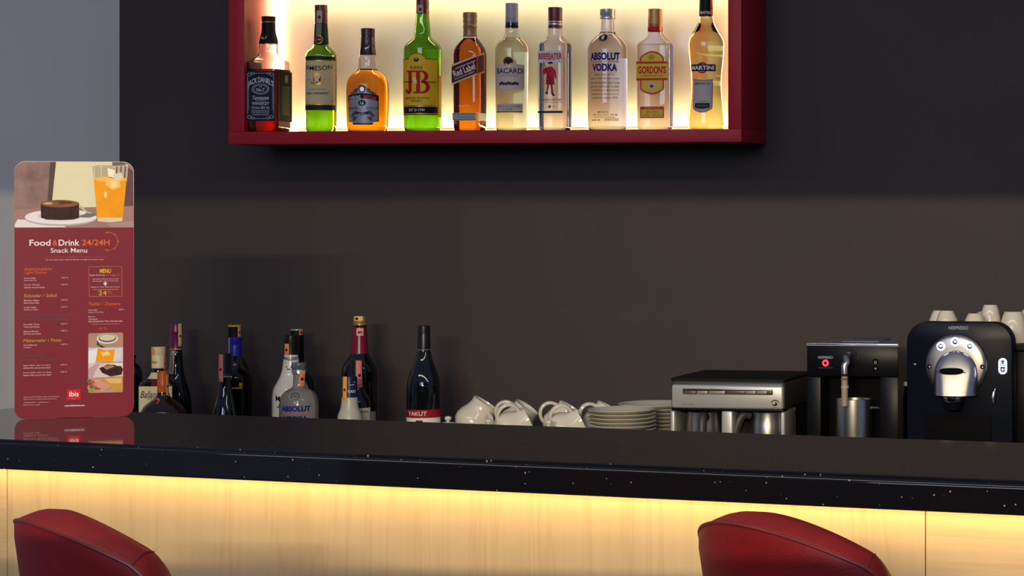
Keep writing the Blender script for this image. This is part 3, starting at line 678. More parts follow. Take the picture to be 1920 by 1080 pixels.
b = Bottle('whisky_bottle', 'dark whisky bottle with cream cap and white label beside the menu board', WA, 283, -.30, CZ,
    [(1000, 168, 5, .55), (900, 172, 5, .55), (720, 172, 5, .55), (680, 158, 4, .6), (640, 112, 3, .75), (605, 76, 2.2, 1), (570, 60, 2, 1), (400, 56, 2, 1)], DARKB, rz=math.radians(12), group=G2, base=1)
b.cap('cap', CREAMCAP, [(540, 64), (425, 63), (420, 61), (415, 63), (345, 64)])
sk = b.round(0, [(540, 64), (345, 64)]); sk.text(flat((150, 140, 60)), "Ballantine's", -22, -480, 60, 26, .01, shear=.3); sk.disc(STAMP_O, -42, -385, 26, 34, .0008); sk.build(b.root, 'cap_print')
stamp(b, STAMP_P, 48, 420, 560, 26, [(560, 60), (540, 64), (345, 64)])
sk = b.flat('front', 800); LB = flat((216, 200, 164))
sk.strip(LB, -150, 150, -1000, -702, .0006, 4); sk.text(BLACK, "Ballantine's", 0, -775, 260, 66, .01, .0010, shear=.25); sk.text(GREYINK, 'FINEST', -10, -818, 120, 18, .02, .0010); sk.strip(DRED, -40, 40, -700, -640, .0008, 4)
sk.build(b.root, first='front_label')
sk = b.round(0); sk.strip(flat((214, 198, 160)), -84, 84, -634, -578, .0010, 12, 4); sk.build(b.root, first='shoulder_label')

b = Bottle('liqueur_bottle', 'brown liqueur bottle with orange cap, lowest in front of the cream capped bottle', WA, 322, -.45, CZ,
    [(1050, 196, 3.2), (960, 196, 3.2), (900, 172, 3), (850, 120, 2.6), (815, 76, 2.2), (790, 56, 2), (740, 50, 2), (600, 46, 2)], DARKB, phi=-8, group=G2, base=1)
rg = [(765, 52), (710, 50), (704, 53), (690, 50), (570, 50)]
b.cap('cap', mat('orange_cap', srgb((196, 92, 30)), .35), rg); stamp(b, STAMP_O, 40, 600, 790, 30, [(800, 58), (765, 53), (570, 51)])
sk = b.round(-20); sk.disc(flat((206, 120, 70)), -14, -838, 34, 26, .0014); sk.disc(DRED, -14, -838, 24, 17, .0018); sk.build(b.root, first='seal')
sk = b.round(-12); sk.strip(flat((224, 200, 190)), -80, 84, -1000, -934, .0012, 8, 3); sk.strip(REDINK, -80, 84, -952, -942, .0015, 8); sk.build(b.root, first='front_label')

b = Bottle('brandy_bottle', 'tall dark brandy bottle with purple foil neck behind the orange capped bottle', WA, 444, -.195, CZ,
    [(1000, 140), (850, 136), (760, 122), (680, 98), (600, 74), (500, 60), (400, 54), (380, 50), (150, 48)], DARK, phi=0, group=G2, base=1)
rg = [(372, 57), (360, 56), (215, 54), (205, 58), (195, 55), (130, 54)]
PUR = mat('violet_foil', srgb((96, 24, 66)), .3); b.cap('neck_foil', PUR, rg); b.cap('foil_ring', GOLD, [(372, 58), (356, 58)])
stamp(b, flat((224, 176, 130)), 34, 130, 338, 36, rg)
sk = b.round(-38); sk.strip(flat((190, 176, 150)), -22, 22, -590, -378, .0010, 4, 8)
for i in range(9): sk.line(GREYINK, (-12, -400 - 20 * i), (10, -412 - 20 * i), 6, .0014)
sk.build(b.root, first='neck_label')

b = Bottle('wine_bottle', 'slim dark bottle with black cap and pink tax stamp on its left', WA, 892, -.42, CZ,
    [(1060, 118), (980, 110), (900, 96), (820, 76), (740, 60), (680, 54), (600, 52), (440, 50)], DARK, phi=0, group=G2, base=1)
rg = [(612, 58), (500, 57), (408, 56)]; b.cap('cap', mat('navy_cap', srgb((16, 18, 30)), .3), rg); b.cap('cap_ring', SILV, [(622, 58), (612, 58)]); b.cap('cap_ring', SILV, [(600, 59), (594, 59)])
stamp(b, STAMP_P, -34, 410, 664, 46, [(670, 55), (612, 59), (408, 57)])

b = Bottle('liqueur_bottle', 'dark clear shouldered bottle with bright blue screw cap', WA, 989, -.32, CZ,
    [(1000, 148), (640, 148), (600, 138), (560, 100), (525, 66), (490, 56), (430, 52), (280, 50)], glass('smoky_glass', (.55, .55, .50)), phi=-10, group=G2, base=1,
    liquid=(tint('dark_liqueur', (.25, .24, .20)), 560))
rg = [(430, 60), (330, 59), (322, 57), (314, 60), (258, 59)]; b.cap('cap', mat('blue_cap', srgb((34, 34, 150)), .3), rg)
stamp(b, flat((214, 180, 160)), -54, 258, 400, 16, rg, mark=False)
sk = b.round(10); sk.strip(flat((180, 150, 50)), -30, 60, -720, -708, .001, 6); sk.strip(flat((180, 150, 50)), 30, 60, -700, -668, .001, 4); sk.build(b.root, first='shoulder_label')

b = Bottle('liqueur_bottle', 'tall black bottle with yellow topped cap behind the blue capped bottle', WA, 982, -.13, CZ,
    [(1000, 140), (600, 140), (500, 110), (420, 62), (380, 54), (180, 50)], DARK, phi=0, group=G2, base=1)
rg = [(270, 58), (160, 57)]; b.cap('cap', BLACK, rg); b.cap('cap_top', mat('yellow_cap', srgb((224, 180, 50)), .4), [(159, 60), (145, 60)])
stamp(b, flat((224, 160, 120)), 40, 148, 262, 36, rg)

b = Bottle('rum_liqueur_bottle', 'white curvy coconut rum bottle with black cap on the back counter', WB, 262, -.34, CZ,
    [(1060, 164), (850, 164), (760, 162), (700, 152), (640, 122), (580, 92), (520, 76), (440, 66), (395, 60), (250, 56)], mat('opal_white_glass', (.70, .66, .58), .12, coat=.4), phi=-16, group=G2, base=1)
rg = [(398, 64), (320, 62), (300, 64), (228, 62)]; b.cap('cap', mat('brown_black_cap', srgb((22, 16, 14)), .3), rg); stamp(b, STAMP_O, -38, 300, 398, 44, rg)
sk = b.round(0); sk.text(NAVY, 'MALIBU', 10, -432, 150, 30, .03, .0010, arc=-10)
for q, wd in ((-462, 60), (-474, 70), (-502, 54), (-522, 34)): sk.line(flat((200, 160, 40)) if q > -480 else BLACK, (-wd / 2, q), (wd / 2, q), 8, .001)
sk.text(BLACK, 'MALIBU', 20, -782, 240, 48, .03, .0010, arc=-12)
PLM = flat((30, 28, 26)); 
for a in (-70, -35, 0, 35, 70, 110): sk.line(PLM, (-40, -850), (-40 + 44 * math.sin(math.radians(a)), -850 + 34 * math.cos(math.radians(a)) - 8), 9, .0012)
sk.line(PLM, (-40, -850), (-48, -960), 8, .0012); sk.disc(flat((226, 110, 30)), -30, -925, 34, 44, .0008)
sk.build(b.root)

b = Bottle('liqueur_bottle', 'black bottle with thin silver cap top hiding behind the white bottle', WB, 314, -.16, CZ,
    [(1000, 150), (640, 150), (560, 110), (500, 62), (460, 56), (190, 52)], DARK, phi=0, group=G2, base=1)
rg = [(480, 60), (186, 56)]; b.cap('cap', BLACK, rg); b.cap('cap_top', SILV, [(186, 58), (172, 58)]); stamp(b, STAMP_P, 36, 176, 224, 38, rg)

b = Bottle('vodka_bottle', 'small clear vodka bottle with silver cap standing on the back counter', WB, 333, -.46, CZ,
    [(1060, 168), (850, 170), (780, 160), (740, 138), (710, 104), (692, 72), (675, 56), (620, 52), (520, 50)], mat('reflection_grey_glass', (.60, .59, .56), .10, trans=.74), phi=-12, group=G2, base=1, liquid=(WATER, 700))  # milky grey base stands in for room light reflected by clear glass
rg = [(568, 64), (532, 64), (526, 60), (520, 64), (470, 64)]; b.cap('cap', mat('silver_cap', srgb((160, 164, 172)), .25, metal=.8), rg)
stamp(b, STAMP_O, 24, 535, 672, 52, [(680, 56), (620, 54), (568, 65), (470, 65)])
sk = b.round(0); sk.disc(flat((130, 126, 122)), -6, -752, 56, 44, .0012); sk.disc(flat((90, 88, 86)), -6, -752, 40, 32, .0016, 24, r0=.85); sk.disc(flat((100, 98, 96)), -6, -750, 12, 18, .0016); sk.build(b.root, first='medallion')
sk = b.round(0); sk.text(BL, 'ABSOLUT', 0, -862, 270, 50, .05, .0008); sk.text(flat((220, 100, 30)), 'Country of Sweden', 0, -905, 220, 20, .02, .0008, shear=.3); sk.text(BL, 'VODKA', 0, -950, 216, 52, .05, .0008); sk.build(b.root)

b = Bottle('wine_bottle', 'dark red wine bottle with gold cap and crimson foil neck', WB, 868, -.24, CZ,
    [(1060, 154), (560, 154), (500, 146), (460, 124), (420, 94), (385, 74), (300, 66), (150, 58), (60, 50)], DARK, phi=-6, group=G2, base=1)
CRIM = mat('crimson_foil', srgb((112, 18, 46)), .3); b.cap('neck_foil', CRIM, [(390, 76), (300, 68), (155, 60)]); rg = [(140, 58), (116, 57), (110, 59), (60, 57)]; b.cap('cap', mat('gold_screw_cap', srgb((176, 140, 60)), .35, metal=.5), rg)
sk = b.round(0, rg); sk.strip(flat((220, 190, 150)), -46, 30, -98, -58, .0008, 6); sk.disc(DRED, -22, -80, 16, 12, .0012); sk.build(b.root, first='cap_seal')
sk = b.round(0, [(390, 76), (300, 68), (155, 60)]); sk.strip(flat((224, 160, 150)), -22, 36, -228, -164, .0008, 5, 2); sk.disc(DRED, 8, -200, 20, 13, .0012); sk.build(b.root, first='tax_stamp')
sk = b.round(20); sk.strip(flat((190, 184, 170)), 60, 120, -1040, -892, .0008, 5); sk.build(b.root, first='front_label')

b = Bottle('liqueur_bottle', 'dark bottle with pink tax stamp and white label behind the frosted bottle', WB, 842, -.40, CZ,
    [(1060, 116), (820, 116), (780, 104), (740, 78), (700, 58), (640, 50), (460, 46)], DARK, phi=0, group=G2, base=1)
rg = [(690, 56), (600, 52), (445, 48)]; b.cap('neck_foil', mat('black_foil', srgb((18, 14, 16)), .35), rg); stamp(b, STAMP_P, 22, 448, 685, 52, rg)
sk = b.round(30); sk.strip(flat((206, 198, 184)), -100, 90, -1050, -862, .0008, 14); sk.text(BLACK, 'VODKA', -10, -895, 120, 26, .02, .0012); sk.build(b.root, first='front_label')
sk = b.round(30); sk.text(LW, 'EFES', 0, -825, 60, 20, .02, .0010); sk.build(b.root) if False else None

b = Bottle('raki_bottle', 'small frosted bottle with navy blue foil cap on the back counter', WB, 778, -.50, CZ,
    [(1060, 112), (960, 106), (920, 98), (880, 82), (840, 74), (780, 68), (600, 60)], mat('frosted_glass', (.42, .41, .36), .35), phi=-4, group=G2, base=1)
rg = [(776, 68), (590, 64)]; b.cap('cap', mat('navy_foil', srgb((20, 24, 62)), .35), rg); stamp(b, flat((226, 160, 80)), -44, 588, 800, 42, [(800, 70), (776, 69), (590, 65)])
sk = b.round(0, rg); sk.text(LW, 'RAKI', 22, -718, 62, 26, .02, .0011); sk.line(LW, (-10, -640), (50, -638), 4); sk.line(LW, (0, -662), (44, -660), 4); sk.build(b.root, 'cap_print')

b = Bottle('wine_bottle', 'dark red wine bottle with red and white label, standing alone before the crockery', WC, 446, -.33, CZ,
    [(1160, 148), (700, 151), (620, 148), (550, 134), (470, 106), (400, 78), (340, 62), (300, 55), (100, 50)], DARK, phi=-8, group=G2, base=1)
rg = [(302, 57), (180, 55), (170, 53), (160, 54), (97, 52)]; b.cap('neck_foil', mat('black_blue_foil', srgb((14, 18, 24)), .35), rg); b.cap('foil_ring', SILV, [(310, 58), (303, 58)])
sk = b.round(0); sk.strip(WHITE, -200, 200, -1100, -898, .0006, 24); sk.strip(flat((150, 18, 40)), -200, 200, -898, -826, .0006, 24); sk.text(WHITE, 'YAKUT', -44, -860, 176, 36, .015, .0011); sk.strip(flat((60, 44, 30)), -50, 10, -1000, -918, .0011, 4); sk.build(b.root, first='front_label')

b = Bottle('round_bottle', 'dark round shouldered bottle mostly hidden behind the menu board', (240, 580, 4.908), 40, -.25, CZ,
    [(1000, 92), (620, 92), (560, 84), (515, 60), (485, 34), (455, 30)], glass('dark_smoky_glass', (.25, .26, .24)), phi=0, group=G2, base=1)
b.cap('cap', BLACK, [(452, 33), (420, 33)])

# ================================================================== CROCKERY
def saucer_mb(r):
    P = [(.0, .0), (.50, .0), (.55, .0035), (.62, .0045), (.80, .009), (.97, .0145), (1.0, .0162)]
    lo = [(z, r * q, r * q, 2) for q, z in P if q > 0]; hi = [(z + .0024, r * q - (.001 if q == 1 else 0), r * q - (.001 if q == 1 else 0), 2) for q, z in P if q > .5]
    hi[-1] = (.0172, r - .0012, r - .0012, 2)
    mid = [(z, a, b_, n_) for z, a, b_, n_ in hi[::-1]] + [(.0045, r * .40, r * .40, 2), (.0052, r * .34, r * .34, 2), (.0040, r * .31, r * .31, 2)]
    return MB().loft(lo + mid, 40)
SAU = {}
def saucer(name, label, r, loc, group):
    if r not in SAU:
        o = saucer_mb(r).build(name, M_PORC, sharp=50); SAU[r] = o
    else:
        o = SAU[r].copy(); o.name = name; COL.objects.link(o)
    o.location = loc; o.rotation_euler = (0, 0, random.uniform(0, 6)); return tag(o, label, 'saucer' if r < .08 else 'plate', group)
ORD = ['topmost', 'second', 'third', 'fourth', 'fifth', 'sixth', 'seventh', 'eighth', 'ninth', 'tenth', 'eleventh']
def stack(u, vtop, Y, r, n, pitch, what, where, group):
    p = PY(u, vtop, Y); z0 = p.z - .0165
    for i in range(n):
        z = z0 - pitch * i
        if z < CZ + .0005: break
        if i == n - 1 or z - pitch < CZ: z = min(z, CZ + .0006)
        saucer(what, 'white %s, %s%s of the %s' % (what, ORD[i], ' from the top' if i else '', where), r, (p.x + random.uniform(-.0012, .0012), Y + random.uniform(-.0012, .0012), z), group)
stack(1166.5, 766.5, -.42, .0785, 11, .0088, 'saucer', 'front saucer stack', 'saucers in the front stack')
stack(1229, 756, -.232, .0875, 11, .0088, 'plate', 'rear plate stack beside the silver machine', 'plates in the rear stack')

def jug_parts():
    H = .066
    o = [(0, .021), (.001, .023), (.006, .0265), (.016, .0335), (.026, .0350), (.036, .0325), (.046, .0275), (.056, .0250), (H, .0258)]
    i = [(H, .0242), (.056, .0230), (.046, .0255), (.036, .0303), (.026, .0328), (.016, .0313), (.008, .024), (.005, .014)]
    body = MB().loft([(z, r, r, 2) for z, r in o] + [(z, r, r, 2) for z, r in i], 36)
    pts = []
    for k in range(15):
        a = PI * k / 14; pts.append((-.0265 - .022 * math.sin(a) - .003 * math.cos(a), 0, .034 + .021 * math.cos(a)))
    pts[0] = (-.0225, 0, .056); pts[-1] = (-.031, 0, .013)
    return body, MB().tube(pts, .0036, 10, flat_=1.5)
JUG = []
def jug(label, u, v, Y, tilt, rz, zrest, sc=1.0, mirror=0, spin=0):
    """u, v: where the mouth's centre shows"""
    p = PY(u, v, Y); R = Matrix.Rotation(rz, 3, 'Z') @ Matrix.Rotation(tilt, 3, 'Y') @ Matrix.Rotation(spin, 3, 'Z')
    root = thing('porcelain_jug', label, 'jug', (0, 0, 0), 0, 'white jugs piled on the saucers')
    if not JUG:
        bd, hd = jug_parts(); JUG.append(bd.build('jug_body', M_PORC, root, sharp=60)); JUG.append(hd.build('handle', M_PORC, root))
        parts = JUG
    else:
        parts = []
        for q in JUG:
            c = q.copy(); COL.objects.link(c); c.parent = root; parts.append(c)
    root.rotation_euler = R.to_euler(); root.scale = (sc,) * 3
    zmin = min((R @ (vv.co * sc)).z for o in parts for vv in o.data.vertices)
    m = R @ Vector((0, 0, .066 * sc))
    root.location = (p.x - m.x, Y, zrest - zmin + .0004)
    return root
# saucers laid flat under the jugs
for i, (u, Y) in enumerate(((885, -.34), (975, -.34), (1062, -.34), (930, -.505), (1020, -.505))):
    wh = ('under the leftmost jug', 'under the middle jug of the back row', 'under the third jug of the back row', 'under the left jug of the front row', 'under the right jug of the front row')[i]
    for j in range(3):
        saucer('saucer', 'white saucer laid flat %s, %s' % (wh, ('top one', 'middle one', 'lowest one')[j]), .052, (PY(u, 790, Y).x, Y, CZ + .0006 + .0088 * (2 - j)), 'saucers under the white jugs')
ZS = CZ + .0006 + .0176 + .0175
jug('white jug tipped to the right, leftmost of the back row beside the red labelled wine', 908, 744, -.34, math.radians(34), math.radians(16), ZS, 1.30, spin=math.radians(125))
jug('white jug tipped to the right, second in the back row with dark mouth showing', 987, 758, -.34, math.radians(35), math.radians(8), ZS, 1.2, spin=math.radians(15))
jug('white jug tipped to the right, third in the back row', 1068, 758, -.34, math.radians(33), math.radians(16), ZS, 1.2, spin=math.radians(15))
jug('white jug leaning against the plates behind the front saucer stack', 1140, 753, -.245, math.radians(30), math.radians(18), CZ + .0276, 1.22, spin=math.radians(20))
jug('white jug lying low with raised handle, left one of the front row', 985, 789, -.505, math.radians(64), math.radians(22), ZS, 1.22, spin=math.radians(20))
jug('white jug lying low with raised handle, right one of the front row', 1084, 793, -.505, math.radians(64), math.radians(22), ZS, 1.22, spin=math.radians(20))
# one more saucer pile carries the leaning jug
for j in range(2): saucer('saucer', 'white saucer under the leaning jug behind the front stack, %s one' % ('upper', 'lower')[j], .048, (PY(1106, 760, -.25).x, -.245, CZ + .0006 + .0088 * (1 - j)), 'saucers under the leaning jug')

def lid(label, u, v, Y, tilt=0):
    p = PY(u, v, Y); root = thing('jug_lid', label, 'lid', (p.x, Y, p.z - .0225), 0, 'loose porcelain lids')
    MB().loft([(0, .024, .024, 2), (.002, .0265, .0265, 2), (.005, .024, .024, 2), (.009, .014, .014, 2), (.0105, .006, .006, 2)], 28).build('lid_disc', M_PORC, root)
    MB().loft([(.0095, .0045, .0045, 2), (.012, .0035, .0035, 2), (.0145, .006, .006, 2), (.018, .0082, .0082, 2), (.0215, .0072, .0072, 2), (.0238, .0035, .0035, 2)], 18).build('knob', M_PORC, root)
    root.rotation_euler = (tilt, 0, 0); return root
lid('loose white lid with round knob beside the red labelled wine bottle', 840, 781, -.43)
lid('loose white lid with round knob between the two front jugs', 916, 786, -.575)
lid('loose white lid with round knob before the right front jug', 1029, 788, -.585)

def cup_mb(h, r0, r1):
    o = [(0, r0 * .8), (.002, r0 * .84), (h * .15, r0), (h * .5, (r0 + r1) / 2 + .002), (h, r1)]; i = [(h, r1 - .002), (h * .5, (r0 + r1) / 2), (h * .15, r0 - .003), (.006, r0 * .6)]
    return MB().loft([(h - z, r, r, 2) for z, r in o] + [(h - z, r, r, 2) for z, r in i], 32)     # upside down

# the loose lids lie on upturned cups standing on the counter
for o, wh in zip([q for q in COL.objects if q.name.startswith('jug_lid')], ('beside the red labelled wine bottle', 'between the two front jugs', 'before the right front jug')):
    h = o.location.z - CZ - .0008
    t = thing('coffee_cup', 'upturned white cup carrying the loose lid %s' % wh, 'cup', (o.location.x, o.location.y, CZ + .0004), 0, 'cups under the loose lids')
    cup_mb(h, .0185, .0245).build('cup_body', M_PORC, t, sharp=60)
# ================================================================== MACHINES
class Front:
    def __init__(s, root, view): s.r = root; s.X0, s.Y0, s.k = view; s.Y = root.location.y
    def __call__(s, X, Y, y=0.0):
        p = PY(s.X0 + X / s.k, s.Y0 + Y / s.k, s.Y + y); return (p.x - s.r.location.x, p.z - s.r.location.z)
    def box(s, name, X0, Ya, X1, Yb, y0, y1, m, bev=.001, par=None, bottom=None):
        a = s((X0 + X1) / 2, Ya, 0)[1]; b = s((X0 + X1) / 2, Yb, 0)[1] if bottom is None else bottom
        xa, xb = s(X0, (Ya + Yb) / 2)[0], s(X1, (Ya + Yb) / 2)[0]
        return MB().box((xa, y0, b), (xb, y1, a), bev, 3).build(name, m, par or s.r)
    def skin(s, y=0.0):
        return Skin(lambda u, v, lift: (s(u, -v)[0], y - lift, s(u, -v)[1]))
def at_front(u, Y): return PY(u, 800, Y).x

# --- silver twin jug machine
V1 = (1240, 620, 5.143); Y1 = -.44
m1 = thing('twin_jug_machine', 'low silver and black machine with two steel jugs, right of the plates', 'machine', (at_front(1363, Y1), Y1, CZ))
f = Front(m1, V1)
f.box('upper_body', 84, 478, 1188, 768, .002, .26, mat('dark_silver', (.05, .047, .045), .4, metal=.3), .010)
f.box('top_cover', 80, 458, 1190, 500, .004, .262, M_BLACKM, .006)
f.box('rear_body', 84, 766, 1188, 1100, .13, .26, M_BLACKM, .002, bottom=.012)
f.box('base_plate', 80, 1100, 1190, 1150, .0, .26, M_BLACK, .003, bottom=.001)
fz = f.box('front_panel', 104, 524, 1180, 752, -.006, .02, M_SILVER, .005)
f.box('lower_trim', 100, 750, 1186, 776, -.003, .03, M_BLACK, .002)
f.box('pillar', 84, 770, 131, 1100, .0, .14, M_SILVER, .004, bottom=.012); f.box('pillar', 578, 770, 687, 1100, .0, .14, M_SILVER, .004, bottom=.012); f.box('pillar', 1150, 770, 1190, 1100, .0, .10, M_SILVER, .008, bottom=.012); f.box('side_cover', 1152, 768, 1189, 1100, .1005, .2605, M_BLACKM, .002, bottom=.012)
sl_ = f.box('control_strip', 216, 566, 1082, 612, -.010, .0, mat('strip_dark', (.05, .035, .03), .2), .002)
f.box('strip_lip', 224, 558, 1078, 570, -.013, -.002, M_CHROME, .001, sl_)
for i, (a, b_) in enumerate(((232, 346), (356, 460), (470, 628), (652, 820), (826, 922), (930, 1030), (1036, 1072))):
    f.box('button', a, 578, b_, 606, -.0125, -.008, (mat('button_bronze', srgb((110, 84, 72)), .3, metal=.4), mat('button_grey', srgb((150, 138, 124)), .3, metal=.3))[i % 3 > 0], .0008, sl_)
sk = f.skin(-.006); sk.text(flat((110, 100, 90)), 'TCM 5W562', 266, -706, 122, 18, .0, .0006)
sk.disc(BLACK, 1102, -706, 22, 18); sk.disc(WHITE, 1096, -700, 9, 8, .0010); sk.strip(BLACK, 1064, 1140, lambda u: -694 + 20 * (1 - ((u - 1102) / 38) ** 2), lambda u: -684 + 20 * (1 - ((u - 1102) / 38) ** 2), .0006, 12); sk.text(flat((110, 100, 90)), 'EYE', 1102, -737, 34, 7, 0, .0006)
sk.build(fz, 'panel_print')
for i, (X, hx, hang, nm) in enumerate(((340, 400, 0, 'left'), (960, 830, 1, 'right'))):
    x, _ = f(X, 900); r = .043
    jg = thing('steel_jug', 'steel jug with black handle in the %s bay of the silver machine' % nm, 'jug', (m1.location.x + x, Y1 + .066, CZ + .0125), 0, 'steel jugs in the silver machine')
    zt_ = f(X, 782)[1] - .0145
    MB().loft([(0, r * .96, r * .96, 2), (.004, r, r, 2), (zt_ - .03, r, r, 2), (zt_ - .006, r * .93, r * .93, 2), (zt_ - .002, r * .95, r * .95, 2), (zt_ - .002, r * .92, r * .92, 2), (zt_ - .03, r * .96, r * .96, 2), (.006, r * .92, r * .92, 2)], 36).build('jug_body', M_STEEL, jg)
    hxl = f(hx, 900)[0] - x; s_ = -1 if hang else 1
    if hang: pts = [(-.036, -.022, zt_ - .010), (-.050, -.030, zt_ - .008), (-.060, -.034, zt_ - .022), (-.068, -.036, zt_ - .05), (-.070, -.036, .03), (-.058, -.03, .018), (-.038, -.02, .018)]
    else: pts = [(.012, -.040, zt_ - .012), (.013, -.056, zt_ - .008), (.014, -.068, zt_ - .018), (.014, -.072, zt_ - .05), (.014, -.07, .03), (.014, -.058, .018), (.012, -.040, .018)]
    sm = []
    for a in range(len(pts) - 1):
        P0, P1, P2, P3 = [Vector(pts[max(0, min(len(pts) - 1, a + q))]) for q in (-1, 0, 1, 2)]
        for t in (0, .25, .5, .75): sm.append(.5 * ((2 * P1) + (P2 - P0) * t + (2 * P0 - 5 * P1 + 4 * P2 - P3) * t * t + (-P0 + 3 * P1 - 3 * P2 + P3) * t ** 3))
    sm.append(Vector(pts[-1]))
    MB().tube(sm, .0105, 12, flat_=1.0).build('handle', M_HANDLE, jg)

# --- black boxy coffee machine with steel spout
V2 = (1490, 610, 4.696); Y2 = -.46
m2 = thing('milk_machine', 'black box coffee machine with steel spout, red ring light and steel jug below', 'coffee machine', (at_front(1598, Y2), Y2, CZ))
f = Front(m2, V2)
def plan(name, poly, z0, z1, m, par):
    b = bmesh.new(); lo = [b.verts.new((x, y, z0)) for x, y in poly]; hi = [b.verts.new((x, y, z1)) for x, y in poly]; n = len(poly)
    b.faces.new(lo[::-1]); b.faces.new(hi)
    for i in range(n): b.faces.new((lo[i], lo[(i + 1) % n], hi[(i + 1) % n], hi[i]))
    bmesh.ops.bevel(b, geom=b.edges[:], offset=.002, segments=2, affect='EDGES', profile=.5)
    return MB().bm(b).build(name, m, par, sharp=30)
xa, xb = f(106, 300)[0], f(914, 300)[0]; TP = .24
plan('upper_body', [(xa, 0), (xb, 0), (xb - TP * .18, .18), (xa + .03, .18)], f(500, 450)[1], f(500, 178)[1], M_BLACK, m2)
f.box('side_body', 106, 450, 234, 1100, 0, .18, M_BLACK, .003, bottom=.012)
plan('side_body', [(f(748, 700)[0], 0), (xb, 0), (xb - TP * .1, .10), (f(748, 700)[0], .10)], .012, f(500, 450)[1] - .0003, M_BLACK, m2)
f.box('rear_body', 236, 451, 700, 1100, .072, .18, M_RECESS, .001, bottom=.012)
plan('base_plate', [(xa, -.06), (xb, -.06), (xb, 0), (xb - TP * .18, .18), (xa + .03, .18)], .001, .0115, M_BLACK, m2)
xa, xb = f(106, 170)[0], f(914, 170)[0]; za = f(500, 182)[1]; zb2 = f(500, 160)[1]
TOPM = mat('top_steel', (.20, .22, .28), .45, metal=.4)
poly = [(xa, 0), (xb, 0), (xb - .045, .19), (xb - .056, .205), (xa + .05, .205), (xa + .02, .10)]
b = bmesh.new(); lo = [b.verts.new((x, y, za)) for x, y in poly]; hi = [b.verts.new((x, y, zb2)) for x, y in poly]
b.faces.new(lo[::-1]); b.faces.new(hi)
for i in range(6): b.faces.new((lo[i], lo[(i + 1) % 6], hi[(i + 1) % 6], hi[i]))
lidp = MB().bm(b).build('top_cover', TOPM, m2, sharp=30)
MB().box((xa + .001, -.0022, zb2 - .0030), (xb - .001, .001, zb2 - .0004), .0008).build('front_trim', M_CHROME, m2)
MB().box((xa + .07, .05, zb2), (xb - .055, .18, zb2 + .0025), .001).build('lid_panel', mat('lid_dark', (.13, .14, .19), .4), m2)
sk = f.skin(0); LT = flat((170, 170, 176))
sk.text(LT, 'NESPRESSO', 272, -282, 132, 22, .01); sk.text(flat((90, 90, 96)), 'CAPPUCCINO SYSTEM', 272, -374, 130, 9, .0)
sk.disc(M_RECESS, 712, -320, 28, 27); sk.disc(M_RECESS, 712, -380, 28, 27)
for dx, dy, w_, h_ in ((-8, -8, 4, 22), (0, -18, 20, 4), (8, -8, 4, 22), (0, 3, 16, 4)): sk.line(LT, (712 + dx - w_ / 2 if w_ > h_ else 712 + dx, -318 + dy if w_ > h_ else -318 + dy - h_ / 2), (712 + dx + w_ / 2 if w_ > h_ else 712 + dx, -318 + dy if w_ > h_ else -318 + dy + h_ / 2), min(w_, h_), .0010)
sk.line(LT, (702, -380), (724, -380), 5, .001); sk.line(LT, (713, -370), (713, -390), 5, .001)
sk.build(m2, 'front_print')
x, z = f(272, 332); k_ = scale_at((m2.location.x, Y2, 1.1)) * V2[2]
ring = []; REDL = mat('red_ring_light', (.4, .02, .03), .4, emit=(1, .03, .06), strength=2.6)
MB().tube([(x + 22 / k_ * math.cos(a * PI / 14), -.001, z + 22 / k_ * math.sin(a * PI / 14)) for a in range(28)], 8 / k_, 8, closed=True).build('ring_light', REDL, m2)
x, z = f(500, 262)
MB().loft([(-.006, .0125, .0125, 2), (0, .0125, .0125, 2), (.001, .0115, .0115, 2)], 28).build('spout_mount', M_BLACKM, m2).rotation_euler = (PI / 2, 0, 0)
bpy.data.objects['spout_mount'].location = (x, -.0005, z)
x2, z2 = f(440, 425, -.05); pts = [(x, -.001, z), (x - .001, -.018, z + .001), (x - .004, -.034, z - .002), (x2 + .004, -.045, z - .012), (x2, -.05, z - .022), (x2, -.05, z2)]
sm = []
for a in range(len(pts) - 1):
    P0, P1, P2, P3 = [Vector(pts[max(0, min(len(pts) - 1, a + q))]) for q in (-1, 0, 1, 2)]
    for t in (0, .25, .5, .75): sm.append(.5 * ((2 * P1) + (P2 - P0) * t + (2 * P0 - 5 * P1 + 4 * P2 - P3) * t * t + (-P0 + 3 * P1 - 3 * P2 + P3) * t ** 3))
sm.append(Vector(pts[-1])); sp = MB().tube(sm, 31 / k_, 16).build('spout', M_STEEL, m2)
def vtube(name, m, Xc, Ya, Yb, R, y, par, seg=20):
    xx, zh = f(Xc, Ya, y); _, zl = f(Xc, Yb, y); r = R / k_
    o = MB().loft([(zl, r - .0004, r - .0004, 2), (zl + .0004, r, r, 2), (zh - .0004, r, r, 2), (zh, r - .0004, r - .0004, 2)], seg).build(name, m, par); o.location = (xx, y, 0); return o
vtube('spout_seal', M_BLACKM, 440, 426, 446, 36, -.05, m2)
vtube('milk_tube', mat('cloudy_tube', srgb((150, 134, 116)), .35), 440, 448, 712, 29, -.05, m2); vtube('tube_band', flat((160, 70, 66)), 438, 462, 482, 31, -.05, m2); vtube('tube_collar', mat('cloudy_collar', srgb((168, 150, 128)), .35), 442, 528, 556, 34, -.05, m2)
x, z = f(498, 652, -.028); r = .0405
sj = thing('steel_jug', 'brushed steel milk jug standing under the spout of the black box machine', 'jug', (m2.location.x + x, Y2 - .003, CZ + .0125))
h = z - .0125
MB().loft([(0, r * .97, r * .97, 2), (.004, r, r, 2), (h - .001, r, r, 2), (h, r - .001, r - .001, 2), (h - .001, r - .002, r - .002, 2), (.006, r - .003, r - .003, 2)], 44).build('jug_body', M_STEEL, sj)
